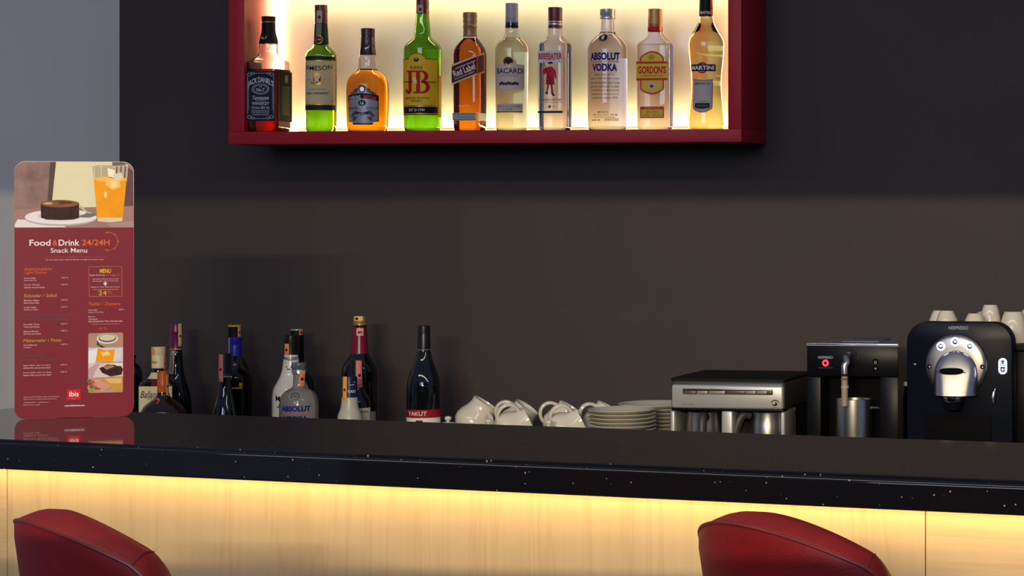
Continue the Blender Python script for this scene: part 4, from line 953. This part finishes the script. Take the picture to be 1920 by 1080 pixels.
MB().tube([(r - .002, 0, h - .02), (r + .02, .012, h - .022), (r + .028, .014, h - .05), (r + .02, .012, .03), (r - .002, 0, .03)], .004, 8, flat_=1.6).build('handle', M_STEEL, sj)
bpy.data.objects[sj.children[1].name].rotation_euler = (0, 0, math.radians(70))

# --- big round fronted capsule coffee machine
V3 = (1680, 560, 3.858); Y3 = -.47
m3 = thing('capsule_coffee_machine', 'black capsule coffee machine with big round steel front and glowing buttons', 'coffee machine', (at_front(1799, Y3), Y3, CZ))
f = Front(m3, V3); k_ = scale_at((m3.location.x, Y3, 1.1)) * V3[2]
NVB = mat('navy_black_gloss', (.004, .0055, .011), .3, spec=.10)
a = f(78, 560); b_ = f(842, 560); zt3 = f(450, 170)[1]; rr = 150 / k_
def archpoly(x0, x1, z0, z1, r): return [(x0, z0), (x1, z0)] + [(x1 - r + r * math.cos(t * PI / 20), z1 - r + r * math.sin(t * PI / 20)) for t in range(11)] + [(x0 + r - r * math.sin(t * PI / 20), z1 - r + r * math.cos(t * PI / 20)) for t in range(11)]
FP = MB().prism(archpoly(a[0], b_[0], .004, zt3, rr), 0, .05, .0025).build('front_plate', NVB, m3, sharp=30)
XS = PY(1850, 700, -.40).x - m3.location.x
MB().prism(archpoly(a[0] + .012, XS - .003, .004, zt3 - .030, .02), .0565, .27, .001).build('rear_body', M_BLACK, m3, sharp=30)
MB().prism(archpoly(a[0] + .002, b_[0] - .002, .001, zt3 - .0015, rr), .0502, .056).build('rim_trim', mat('bronze_trim', srgb((90, 76, 70)), .35, metal=.6), m3, sharp=30)
rx0, rx1, rz1 = f(210, 800)[0], f(690, 800)[0], f(450, 850)[1]
MB().box((rx0, -.0035, .006), (rx1, -.0002, rz1), .001).build('capsule_drawer', M_RECESS, m3)
dx, dz = f(440, 480); R = 226 / k_
disc = MB().loft([(0, R, R, 2), (.006, R, R, 2), (.0085, R * .975, R * .975, 2), (.011, R * .86, R * .86, 2), (.0125, R * .6, R * .6, 2)], 64).build('front_disc', mat('disc_steel', (.27, .26, .25), .36, metal=1, vary=.05, vscale=60), m3, sharp=40)
disc.location = (dx, -.0002, dz); disc.rotation_euler = (PI / 2, 0, 0)
# sloping spout hood in front of the disc: arch that bulges forward as it comes down
hw = 162 / k_; zt_, zb_ = f(440, 372)[1], f(440, 692)[1]; seg = 28; vs = []; rows = 16; Hh = zt_ - zb_
for j in range(rows + 1):
    q = j / rows; zz = zt_ - Hh * q; wd = hw * min(1.0, math.sqrt(max(0.0, 1 - (1 - min(1, q / .58)) ** 2.2)) * .90 + .10); out = .010 + .040 * (q ** .8)
    for k in range(seg + 1):
        g = PI * k / seg; c = math.cos(g); vs.append((dx - wd * math.copysign(abs(c) ** .8, c), -.004 - out * math.sin(g) ** .75, zz))
fs = [(j * (seg + 1) + k, j * (seg + 1) + k + 1, (j + 1) * (seg + 1) + k + 1, (j + 1) * (seg + 1) + k) for j in range(rows) for k in range(seg)]
fs.append(tuple(rows * (seg + 1) + k for k in range(seg + 1))); fs.append(tuple(range(seg, -1, -1)))
hood = MB().add(vs, fs).build('spout_hood', M_STEEL, m3, sharp=50)
def hoodfn(u, v, lift):
    x_, z_ = f(u, -v); q = max(0, min(1, (zt_ - z_) / Hh)); wd = hw * min(1.0, math.sqrt(max(0.0, 1 - (1 - min(1, q / .58)) ** 2.2)) * .90 + .10); out = .010 + .040 * (q ** .8)
    s_ = max(-1, min(1, (x_ - dx) / wd)); c = math.copysign(abs(s_) ** 1.25, s_); sn = math.sqrt(max(0, 1 - c * c)) ** .75
    return (x_, -.004 - out * sn - lift, z_)
sk = Skin(hoodfn); SL = M_RECESS
sk.strip(SL, 330, 510, lambda u: -518 - 24 * max(0, 1 - abs((u - 420) / 90) ** 3) ** .5, lambda u: -518 + 24 * max(0, 1 - abs((u - 420) / 90) ** 3) ** .5, .0006, 24, 2)
sk.line(SL, (312, -526), (350, -522), 6, .0006); sk.line(SL, (490, -522), (524, -528), 6, .0006)
sk.build(hood, 'capsule_slot'); sk = Skin(hoodfn); sk.line(mat('etch', (.30, .28, .25), .4, metal=1), (412, -420), (440, -420), 2.5, .0005); sk.line(mat('etch', (.3, .28, .25)), (412, -420), (434, -456), 2.5, .0005); sk.line(mat('etch', (.3, .28, .25)), (440, -420), (440, -456), 2.5, .0005); sk.build(hood, 'engraved_mark')
x, z = f(432, 706); oo = MB().loft([(0, .020, .020, 2), (.004, .0225, .0225, 2), (.012, .0225, .0225, 2), (.013, .020, .020, 2)], 32).build('outlet_ring', M_CHROME, m3); oo.location = (x, -.034, z - .010)
oo = MB().loft([(0, .017, .017, 2), (.016, .0215, .0215, 2)], 32).build('outlet', M_BLACK, m3); oo.location = (x, -.034, z - .027)
BLU = mat('blue_white_light', (.8, .85, .95), .4, emit=(.72, .84, 1.0), strength=3.2)
def ringlight(name, X, Yv, r, y, par):
    xx, zz = f(X, Yv); o = MB().tube([(r * math.cos(t * PI / 14), 0, r * math.sin(t * PI / 14)) for t in range(28)], r * .28, 8, closed=True).build(name, BLU, par); o.location = (xx, y, zz)
    o2 = MB().loft([(0, r * .82, r * .82, 2), (.0008, r * .8, r * .8, 2)], 24).build('button_face', M_BLACK, o); o2.rotation_euler = (PI / 2, 0, 0); o2.location = (0, 0, 0)
    sk2 = Skin(lambda u, v, lift: (u / k_, -.0009 - lift, v / k_)); sk2.disc(BLU, 0, -1, 9, 6, .0003, 12); sk2.line(BLU, (-11, 8), (11, 8), 3, .0003); sk2.line(BLU, (8, 0), (14, 0), 4, .0003); sk2.build(o, 'cup_symbol')
for X, Yv in ((332, 342), (435, 310), (541, 342)): ringlight('light_button', X, Yv, 25 / k_, -.0125, m3)
for X, Yv in ((248, 487), (630, 490)):
    xx, zz = f(X, Yv); o = MB().loft([(0, 17 / k_, 17 / k_, 2), (.003, 17 / k_, 17 / k_, 2), (.0036, 14 / k_, 14 / k_, 2)], 20).build('side_button', M_BLACK, m3); o.location = (xx, -.0085, zz); o.rotation_euler = (PI / 2, 0, 0)
    sk2 = Skin(lambda u, v, lift: (u / k_, -.0123 - lift, v / k_)); o3 = sk2.disc(WHITE, 3, -3, 6, 5, .0002, 10).build(m3, 'button_dot')[0]; o3.location = (xx, 0, zz)
# glowing steam button on the right
x, z = f(773, 488); st = thing if False else None
P_ = rrect(-30 / k_, -57 / k_, 30 / k_, 57 / k_, 28 / k_, 8); Q_ = rrect(-19 / k_, -45 / k_, 19 / k_, 45 / k_, 18 / k_, 8); n_ = len(P_)
mb = MB(); b = bmesh.new(); A0 = [b.verts.new((p[0], -.003, p[1])) for p in P_]; A1 = [b.verts.new((p[0], -.003, p[1])) for p in Q_]; B0 = [b.verts.new((p[0], 0, p[1])) for p in P_]; B1 = [b.verts.new((p[0], 0, p[1])) for p in Q_]
for i in range(n_):
    j = (i + 1) % n_
    for q in ((A0, A1), (A1, B1), (B1, B0), (B0, A0)): b.faces.new((q[0][i], q[0][j], q[1][j], q[1][i]))
o = mb.bm(b).build('steam_button', mat('steam_light', (.8, .85, .95), .4, emit=(.55, .72, 1.0), strength=5), m3); o.location = (x, -.0003, z)
sk2 = Skin(lambda u, v, lift: (u / k_, -.0012 - lift, v / k_)); SMB = mat('steam_face', (.02, .03, .06), .4)
sk2.poly(SMB, rrect(-20, -46, 20, 46, 19, 6), .0); sk2.line(BLU, (-18, 0), (18, 0), 6, .0006); sk2.line(BLU, (-10, 12), (10, 12), 4, .0006); sk2.line(BLU, (-10, 12), (-10, 32), 4, .0006); sk2.line(BLU, (10, 12), (10, 32), 4, .0006); sk2.line(BLU, (-9, -24), (9, -24), 4, .0006); sk2.line(BLU, (0, -15), (0, -33), 4, .0006)
sk2.build(o, 'button_symbol')
x, z = f(706, 715); MB().tube([(x + .003, -.001, z + .018), (x + .002, -.007, z + .012), (x, -.009, z), (x, -.009, z - .012)], [.003, .0042, .0042, .0034], 12).build('steam_nozzle', M_CHROME, m3)
sk = f.skin(0); sk.text(LT, 'NESPRESSO', 452, -211, 142, 24, .01); sk.text(LT, 'w', 138, -474, 20, 14, .02); sk.build(m3, 'front_print')

# tank box to the right of it
tb = thing('water_tank', 'matt black box behind the round fronted machine at its right', 'tank', (PY(1965, 800, -.40).x, -.40, CZ))
xw = PY(2030, 800, -.40).x - tb.location.x; xw0 = PY(1851, 800, -.40).x - tb.location.x; ztk = PY(1912, 648, -.40).z - CZ
MB().box((xw0, 0, .001), (xw, .22, ztk - .012), .004).build('tank_body', M_BLACK, tb); MB().box((xw0 - .001, -.001, ztk - .0115), (xw + .001, .221, ztk), .003).build('tank_lid', M_BLACKM, tb)

# cups
def cup(label, u, Y, zbase, h, rtop, rrim, hang=0.5):
    p = PY(u, 700, Y); t = thing('coffee_cup', label, 'cup', (p.x, Y, zbase + .0005), hang, 'upturned cups on the coffee machine')
    cup_mb(h, rtop, rrim).build('cup_body', M_PORC, t, sharp=60)
    MB().tube([(rrim - .004, 0, h * .24), (rrim + .010, 0, h * .22), (rrim + .016, 0, h * .42), (rrim + .011, 0, h * .66), (rtop - .0, 0, h * .72)], .0032, 8).build('handle', M_PORC, t)
ztr = CZ + zt3 - .030
cup('upturned white cup on the capsule machine, front left one', 1775, -.36, ztr, .050, .0185, .0275, 1.2)
cup('upturned white cup on the capsule machine, behind the front left one', 1762, -.285, ztr, .047, .0185, .0275, 2.0)
cup('upturned white cup on the capsule machine, left of the tallest', 1828, -.355, ztr, .044, .019, .028, 1.2)
cup('upturned white cup on the capsule machine, tallest at the back', 1857, -.270, ztr, .060, .0185, .0245, 2.6)
cup('large upturned white cup on the black tank, at the right edge', 1900, -.285, CZ + ztk, .070, .025, .0335, 1.4)
cup('upturned white cup on the black tank, farthest right behind the large one', 1932, -.225, CZ + ztk, .072, .023, .0315, 1.4)

# things seen in the gap between the two coffee machines
gp = thing('glass_jar', 'brown glass jar with white lid in the gap between the coffee machines', 'jar', (PY(1708, 800, -.345).x, -.345, CZ))
AMB = glass('brown_glass', (.35, .20, .10)); r = .0175; zj = PY(1708, 722, -.345).z - CZ
MB().loft([(.0005, r * .9, r * .9, 2), (.004, r, r, 2), (zj - .03, r, r, 2), (zj - .012, r * .86, r * .86, 2), (zj - .002, r * .86, r * .86, 2), (zj - .002, r * .80, r * .80, 2), (zj - .012, r * .80, r * .80, 2), (zj - .03, r * .93, r * .93, 2), (.007, r * .93, r * .93, 2)], 32).build('jar_body', AMB, gp)
MB().loft([(zj - .001, r * .98, r * .98, 2), (zj + .001, r, r, 2), (zj + .006, r, r, 2), (zj + .008, r * .9, r * .9, 2)], 32).build('lid', M_PORC, gp)
pt = mat('coffee_beans', (.06, .028, .012), .4, vary=.4, vscale=300)
MB().loft([(.008, r * .9, r * .9, 2), (zj * .55, r * .9, r * .9, 2)], 28).build('coffee_beans', pt, gp)
for j in range(3):
    zz = CZ + .0006 + .0088 * j
    saucer('saucer', 'white saucer before the two coffee machines just above bar edge, %s' % ('lowest', 'middle', 'top')[j], .045, (PY(1684, 800, -.572).x, -.572, zz), 'saucers before the coffee machines')

# ================================================================== MENU BOARD
bl, br = PZ(27, 786.6, BAR_Z), PZ(251, 780.4, BAR_Z)
mv = (br - bl); MW = mv.length; mang = math.atan2(mv.y, mv.x)
s_l = scale_at(bl); MH = (786.6 - 302.5) / s_l
menu = thing('menu_board', 'tall red snack menu board with food photographs, standing on the bar', 'menu', ((bl + br) / 2 + Vector((0, 0, .0003)), ), mang) if False else thing('menu_board', 'tall red snack menu board with food photographs, standing on the bar', 'menu', tuple((bl + br) / 2 + Vector((0, 0, .0004))), mang)
MRED = mat('menu_red', srgb((125, 38, 52)), .35, vary=.02, vscale=6, spec=.15)
rcor = .0185
MB().prism(rrect(-MW / 2, 0, MW / 2, MH, rcor, 8), .0005, .006, .0).build('board', mat('board_edge', srgb((214, 196, 170)), .5), menu, sharp=30)
MB().prism([(-.03, .0), (.03, .0), (.02, .22), (-.02, .22)], .0, .003).build('easel_leg', mat('board_back', srgb((200, 190, 176)), .6), menu)
menu.children[1].location = (0, .050, .0006); menu.children[1].rotation_euler = (math.radians(11), 0, 0)
def mfn(u, v, lift):                                   # drawing units: photograph pixels of the board, v up
    q = (u - 23 - 4 * (-v - 302) / 484) / 223.0; return (-MW / 2 + q * MW, .0005 - lift * .4, (786.6 + v - (q) * 4) / 484.1 * MH)
mfn = lambda u, v, lift: (-MW / 2 + ((u - 23 - 4.5 * (-v - 302) / 484) / 222.8) * MW, .0005 - lift * .4, (785 + v) / 483.0 * MH)
M = Skin(mfn)
# red printed face with the board's rounded lower corners
M.poly(MRED, [(u, v) for u, v in ((x, -y) for x, y in [(24.2, 426)] + [(27 + 9 - 9 * math.cos(math.radians(a)), 785 - 18 + 18 * math.sin(math.radians(a))) if False else (27.4 + 19 - 19 * math.cos(math.radians(a)), 785 - 19 + 19 * math.sin(math.radians(a))) for a in range(0, 91, 10)] + [(250 - 19 + 19 * math.sin(math.radians(a)), 785 - 19 + 19 * math.cos(math.radians(a))) for a in range(0, 91, 10)] + [(246.7, 426)])], .0004)
rp = M.build(menu, first='printed_face')[0]
# photograph of cake and juice
FAB = mat('print_brown_fabric', srgb((140, 112, 104)), .35, vary=.28, vscale=38); CRM = mat('print_cream', srgb((226, 218, 178)), .35, vary=.05, vscale=12); TAB = mat('print_table', srgb((160, 126, 116)), .35, vary=.12, vscale=14)
top_l = [(23.4 + 19 - 19 * math.sin(math.radians(a)), 303 + 19 - 19 * math.cos(math.radians(a))) for a in range(0, 91, 10)]
top_r = [(245 - 19 + 19 * math.sin(math.radians(a)), 303 + 19 - 19 * math.cos(math.radians(a))) for a in range(90, -1, -10)]
P = M.poly
P(FAB, [(x, -y) for x, y in top_l + [(24.3, 427), (246.5, 427)] + top_r], .0006)
P(CRM, [(98, -303), (205, -303), (205, -392), (92, -392), (94, -360)], .0010); P(mat('print_shadow_fold', srgb((92, 70, 64)), .35), [(89, -303), (100, -303), (96, -345), (92, -392), (84, -392)], .0012)
P(mat('print_fabric_dark', srgb((104, 76, 74)), .35, vary=.2, vscale=30), [(205, -303), (226, -303), (244.8, -321), (246, -392), (200, -392)], .0010)
P(TAB, [(24.2, -392), (246.2, -386), (246.6, -426.5), (24.4, -426.5)], .0012)
P(flat((232, 222, 222)), [(25, -420), (30, -411), (60, -412), (110, -420), (120, -426), (25, -426)], .0014); P(flat((176, 142, 132)), [(195, -420), (246, -414), (246.4, -426), (205, -426)], .0014)
M.disc(flat((190, 176, 176)), 110, -409, 67, 14.5, .0016); M.disc(flat((234, 228, 228)), 110, -406.5, 67, 14, .0018); M.disc(flat((214, 204, 204)), 110, -405, 44, 8.5, .0020)
P(flat((120, 112, 108)), [(140, -406), (152, -402), (158, -399), (174, -400), (176, -404), (164, -408), (152, -408)], .0022); M.line(flat((196, 186, 160)), (146, -386), (160, -400), 4, .0022)
CAK = mat('print_cake', srgb((58, 34, 32)), .35, vary=.3, vscale=90)
P(CAK, [(72, -382), (73, -408), (84, -411.5), (110, -412.5), (134, -411.5), (144, -408), (143.5, -382)], .0024); M.disc(mat('print_cake_top', srgb((134, 84, 58)), .35, vary=.25, vscale=60), 108, -381.5, 36, 7, .0026); M.disc(flat((206, 168, 142)), 86, -381, 9, 2.2, .0028, 14); M.disc(flat((96, 52, 34)), 118, -379.5, 14, 2.6, .0028, 14)
GL = flat((206, 194, 168)); OJ = mat('print_juice', srgb((244, 158, 26)), .3, vary=.08, vscale=40)
P(flat((186, 170, 142)), [(167.5, -309), (235.5, -309), (233, -340), (170.5, -336)], .0016); P(OJ, [(170.6, -335), (232.5, -335), (226, -408), (177.5, -408)], .0020); P(flat((226, 206, 170)), [(177.5, -408), (226, -408), (224.5, -415), (202, -417), (179, -415)], .0022)
M.disc(flat((250, 190, 84)), 202, -335, 31, 5, .0022)
P(flat((250, 196, 96)), [(196, -330), (218, -334), (222, -350), (206, -356), (192, -346)], .0024); P(flat((252, 220, 150)), [(202, -338), (215, -340), (214, -349), (204, -352)], .0026); P(flat((255, 214, 140)), [(190, -358), (196, -360), (195, -373), (190, -368)], .0026)
P(flat((250, 236, 200)), [(196, -314), (210, -318), (212, -334), (198, -332)], .0024); P(flat((222, 214, 190)), [(206, -326), (222, -322), (226, -332), (212, -340)], .0025)
for x in (171, 184, 214, 222, 230): M.line(flat((92, 74, 66)) if x > 210 else flat((228, 220, 200)), (x, -310), (x + (1 if x < 200 else -1.5), -334), 2.2 if x > 210 else 1.2, .0022)
M.disc(flat((236, 228, 208)), 201.5, -309, 34, 3.2, .0024, 28, r0=.9)
M.build(rp, 'printed_photo', first='food_photo')
# lettering
OR, YL, GR_ = flat((226, 110, 36)), flat((206, 160, 50)), flat((92, 72, 84)); MWH = flat((236, 226, 226)); PK = flat((216, 178, 182))
M.text(MWH, 'Food', 71.5, -455, 39, 11.5, .035); M.text(OR, '&', 99.5, -455, 9, 10.5, .02); M.text(MWH, 'Drink', 125.5, -455, 39, 11.5, .035); M.text(OR, '24/24H', 175.5, -455, 52, 11, .025)
M.text(MWH, 'Snack Menu', 125.5, -469.5, 68, 8.8, .014)
for k in range(13):
    a0, a1 = math.radians(118 - 18.2 * k), math.radians(118 - 18.2 * (k + .92)); M.line(OR, (200 + 17 * math.cos(a0), -453 + 17 * math.sin(a0)), (200 + 17 * math.cos(a1), -453 + 17 * math.sin(a1)), .9)
for a in (100, 50, 0, -50, -100): M.line(OR, (200 + 15 * math.cos(math.radians(a)), -453 + 15 * math.sin(math.radians(a))), (200 + 19.5 * math.cos(math.radians(a)), -453 + 19.5 * math.sin(math.radians(a))), 1)
M.text(flat((196, 66, 60)), 'Yemeklerinizi barda yiyebilir ya da odaniza alabilirsiniz', 136, -482.5, 126, 3.2, .01); M.text(PK, 'You can have your meal at the bar or take it to your room', 136, -487.3, 110, 3.2, .02)
def head(t1, t2, y, c, w1, w2=0):
    M.text(c, t1, 43 + w1 / 2, -y, w1, 6, .0, shear=.15)
    if t2: M.text(c, t2, 43 + w2 / 2, -(y + 7.4), w2, 6, .0, shear=.15)
def item(a, b_, y, w1, w2, price):
    M.text(PK, a, 43 + w1 / 2, -y, w1, 3, .02); M.text(PK, b_, 43 + w2 / 2, -(y + 4.6), w2, 3, .02)
    if price: M.text(PK, price, 118, -y, 13, 3, .02)
head('Atistirmaliklar', 'Light Dishes', 504, OR, 53, 42)
item('Gunun Corbasi', 'Soup of the Day', 521, 21, 23, '7,50 TL'); item('Peynir Tabagi', 'Selection of Local Cheese', 534, 28, 38, '14,50 TL')
head('Salatalar / Salad', '', 554, YL, 60); item('Mevsim Salata', 'Mixed Green Salad', 563, 28, 28, '12,50 TL'); item('Coban Salata', 'Shepherd Salad', 576, 23, 26, '12,50 TL')
head('Tost, sandvic, lahmacun cesitleri', 'Toast & Sandwich Selection', 591, GR_, 93, 82); item('Karisik Tost', 'Toast and Cheese', 608, 29, 29, '10,00 TL'); item('Sandvic', 'Beef Ham and Cheese', 621, 28, 32, '14,00 TL')
head('Makarnalar / Pasta', '', 638, YL, 70); item('Gunun Makarnasi', 'Lasagna', 646.5, 25, 14, '16,00 TL')
head('Gunun Balik', 'Selection of Seafood', 666, GR_, 40, 62); item('Izgara Balik, pilav ve salata', 'Grilled Fish served with Salad', 685, 50, 50, '18,00 TL'); item('Kasarli Balik, pilav ve salata', 'Salmon Fillet served with Salad', 698.5, 52, 51, '19,00 TL')
M.text(PK, 'Fiyatlara KDV dahildir, servis ucreti alinmaz', 77, -744.5, 66, 2.6, .01); M.text(PK, 'Please ask for our daily specials and desserts', 75, -748.5, 62, 2.4, .01); M.text(PK, 'Afiyet olsun', 67, -754.5, 46, 2.6, .01); M.text(PK, 'Enjoy your meal', 59, -759, 30, 2.6, .01)
# set menu box
FRM = flat((196, 110, 90))
for a, b_ in (((163, 500.5), (225, 500.5)), ((225, 500.5), (226, 557)), ((226, 557), (164, 557)), ((164, 557), (163, 500.5))): M.line(FRM, (a[0], -a[1]), (b_[0], -b_[1]), .8)
M.text(flat((230, 190, 60)), 'MENU', 194, -509, 21, 8, .03); M.text(PK, 'Bugun Onerimiz', 179, -517, 28, 3.6, .03); M.text(FRM, 'Our Suggestion', 208, -517, 28, 3.6, .01); M.text(PK, 'Hamburger & Patates, Ayran or Coke', 194.5, -524.2, 50, 2.8, .02); M.text(PK, 'Hamburger with French Fries', 194.5, -528.2, 48, 2.8, .02)
M.line(MWH, (194, -529.6), (194, -537), 2.6, .0014); M.line(MWH, (190.6, -532.8), (197.6, -532.8), 2.2, .0014); M.text(PK, 'Baklava or Cake, Mesrubat or Juice', 194.5, -539.5, 54, 2.8, .02)
M.line(flat((206, 150, 50)), (172, -544), (218, -544), .9); M.text(flat((214, 160, 50)), '24', 189, -550.5, 16, 8.5, .02); M.text(OR, 'TL', 203, -550, 9, 6, -.005)
M.text(OR, 'Tatlilar / Desserts', 193, -571, 60, 6, .0, shear=.15); M.text(PK, 'Gunun Tatlisi', 171, -582.5, 16, 3, .02); M.text(PK, '8,00 TL', 225, -582.5, 10, 3, .02); M.text(PK, 'Dessert of the Day', 177, -587, 28, 3, .02)
M.text(PK, 'Meyve', 169, -595.5, 12, 3, .02); M.text(PK, 'Cheesecake', 171.5, -599.5, 17, 3, .02); M.text(PK, 'Sicak Cikolatali Kek / Warm Chocolate Cake', 195, -604, 64, 3.2, .03); M.line(FRM, (168, -609.5), (222, -609.5), .9); M.text(FRM, '10 TL', 191, -618, 16, 4.6, .0)
M.text(MWH, 'www.ibishotel.com', 138.5, -762, 37.5, 3.4, .04)
M.strip(flat((206, 32, 40)), 124.5, 149.5, lambda u: -750.5 - 1.6 * math.cos((u - 137) / 12.5 * 1.57) * -1 - 1.6, lambda u: -730.5 - 1.4 * math.cos((u - 137) / 12.5 * 1.57), .0008, 8)
M.text(flat((245, 240, 240)), 'ibis', 137.3, -740.3, 17.5, 9.6, .02, .0014); M.text(flat((240, 150, 150)), 'hotel', 137, -749.3, 8, 2, .0, .0014)
M.build(rp)
# small column of food photos
P = M.poly
P(mat('print_wood', srgb((178, 142, 118)), .35, vary=.1, vscale=30), [(u, v) for u, v in [(163.2, -654), (163, -629)] + [(165, -626.5), (226, -626), (228.4, -628.5), (228.6, -654)]], .0008)
M.disc(flat((226, 220, 212)), 199, -637, 20, 10, .0012); M.disc(flat((110, 96, 84)), 199, -636, 17, 8.2, .0014); M.disc(flat((214, 200, 176)), 199, -635, 15, 6, .0016); P(flat((60, 50, 44)), [(180, -640), (184, -648), (196, -653), (188, -654), (179, -648)], .0013)
P(flat((206, 204, 212)), [(163.3, -654), (228.6, -654), (228.8, -683), (163.5, -683)], .0010); P(flat((232, 232, 238)), [(163.5, -660), (182, -655), (176, -683), (163.5, -683)], .0012); P(OJ, [(180, -661), (181, -655), (196, -659), (213, -658), (210, -682), (177.5, -681)], .0014); P(flat((250, 206, 120)), [(186, -663), (200, -661), (206, -668), (190, -671)], .0016); P(flat((222, 214, 206)), [(210, -660), (226, -656), (224, -674), (211, -680)], .0013)
P(flat((222, 198, 196)), [(163.5, -682), (228.9, -681), (229, -712), (163.7, -712)], .0010); P(flat((196, 160, 172)), [(163.6, -694), (178, -684), (186, -684), (176, -700), (172, -712), (163.7, -712)], .0012)
P(CAK, [(184, -693), (200, -686), (224, -688), (229, -696), (226, -706), (206, -709), (190, -702)], .0014); P(flat((178, 120, 90)), [(190, -690), (206, -687), (214, -690), (198, -696)], .0016); P(flat((236, 220, 200)), [(212, -684), (228, -683), (228, -690), (216, -689)], .0016)
P(flat((186, 150, 128)), [(163.7, -711), (229, -709), (229.4, -737), (227, -739.3), (166, -739), (164, -737)], .0010)
for i in range(15):
    x = 166 + (i * 23) % 34; y = 716 + (i * 11) % 20; M.disc(flat(((86, 124, 40), (140, 160, 60), (190, 50, 30), (214, 160, 130))[i % 4]), x, -y, 5 + i % 3, 3.2, .0013 + .0001 * i, 9)
P(flat((206, 150, 70)), [(188, -712), (229, -709.5), (229.2, -734), (214, -737), (196, -722)], .0030); P(flat((228, 186, 116)), [(194, -713), (226, -712), (226, -722), (206, -722)], .0032); P(flat((214, 150, 130)), [(172, -722), (188, -716), (206, -727), (200, -733), (182, -730)], .0034)
M.build(rp, 'printed_photo', first='food_photo')

# ================================================================== BAR STOOLS
SZ = 1.137
def stool(label, centre, yaw):
    """bar stool with a curved upholstered back; local +y is the way it faces"""
    root = thing('bar_stool', label, 'bar stool', (centre[0], centre[1], 0), yaw, 'red leather bar stools')
    R, T = .25, .066; A = 50; N = 110; CRN = 11
    def rim(a):                                        # height of the rim, a in degrees from the back's centre
        q = max(0, (abs(a) - (A - CRN)) / CRN); return SZ - .058 * (a / A) ** 2 - .055 * (1 - math.sqrt(max(0, 1 - q * q)))
    angs = [-A + 2 * A * (.5 - .5 * math.cos(PI * i / N)) for i in range(N + 1)]
    secs = []
    for a in angs:
        g = math.radians(a - 90); h = rim(a); zb_ = .79; H_ = h - zb_; d = (math.cos(g), math.sin(g))
        prof_ = [(R - .040, 0), (R - .028, H_ * .25), (R - .012, H_ * .55), (R + .000, H_ * .82), (R + .004, H_ - .030), (R + .004, H_ - .015), (R + .0025, H_ - .0105), (R - .003, H_ - .008),
                 (R - .012, H_ - .0045), (R - .022, H_ - .0012), (R - .032, H_), (R - T + .016, H_ - .002), (R - T + .006, H_ - .009), (R - T, H_ - .022), (R - T - .004, H_ * .6), (R - T - .006, H_ * .3), (R - T - .01, 0)]
        secs.append([(d[0] * r, d[1] * r, zb_ + z) for r, z in prof_])
    m = len(secs[0]); vs = [p for s_ in secs for p in s_]
    fs = [(i * m + k, i * m + (k + 1) % m, (i + 1) * m + (k + 1) % m, (i + 1) * m + k) for i in range(N) for k in range(m)] + [tuple(range(m))[::-1], tuple(N * m + k for k in range(m))]
    back = MB().add(vs, fs).build('backrest', M_LEATHER, root, sharp=70)
    q = [(math.cos(math.radians(a - 90)) * (R + .003), math.sin(math.radians(a - 90)) * (R + .003), rim(a) - .0115) for a in angs]
    MB().tube(q, .0024, 8).build('piping', M_PIPING, back)
    for sa in (-A + 9, A - 9):                         # the seam across the rim
        g = math.radians(sa - 90); h = rim(sa); q = []
        for r_, dz in ((R + .002, -.0095), (R - .003, -.0075), (R - .012, -.004), (R - .022, -.0007), (R - .032, .0004), (R - T + .016, -.0016)): q.append((math.cos(g) * r_, math.sin(g) * r_, h + dz))
        MB().tube(q, .0009, 6).build('seam', M_PIPING, back)
    MB().loft([(.76, .175, .175, 2.3), (.765, .19, .19, 2.3), (.80, .196, .196, 2.3), (.835, .188, .188, 2.3), (.845, .17, .17, 2.3), (.848, .1, .1, 2.2)], 48).build('seat', M_LEATHER, root)
    MB().loft([(.735, .12, .12, 2), (.76, .17, .17, 2)], 36).build('seat_plate', M_CHROME, root)
    MB().loft([(.02, .032, .032, 2), (.06, .03, .03, 2), (.45, .03, .03, 2), (.46, .024, .024, 2), (.74, .024, .024, 2)], 28).build('pole', M_CHROME, root)
    MB().loft([(.0005, .21, .21, 2), (.006, .212, .212, 2), (.014, .19, .19, 2), (.024, .06, .06, 2), (.03, .03, .03, 2)], 48).build('base', M_CHROME, root)
    fr = MB().tube([(.16 * math.cos(t * PI / 20), .16 * math.sin(t * PI / 20), .33) for t in range(40)], .010, 10, closed=True); fr.tube([(0, -.16, .33), (0, -.028, .33)], .008, 8); fr.tube([(0, .16, .33), (0, .028, .33)], .008, 8)
    fr.build('footrest', M_CHROME, root)
    return root
def stool_at(label, u, zc, yawdeg):                   # u: pixel column of the back's axis, zc: its distance
    c = CP + ray(u, 500) * zc
    return stool(label, c, math.radians(yawdeg))
stool_at('red leather bar stool with curved back, left of the two at the bar', 437, 3.0, -40)
stool_at('red leather bar stool with curved back, right of the two at the bar', 1696, 2.98, -39)
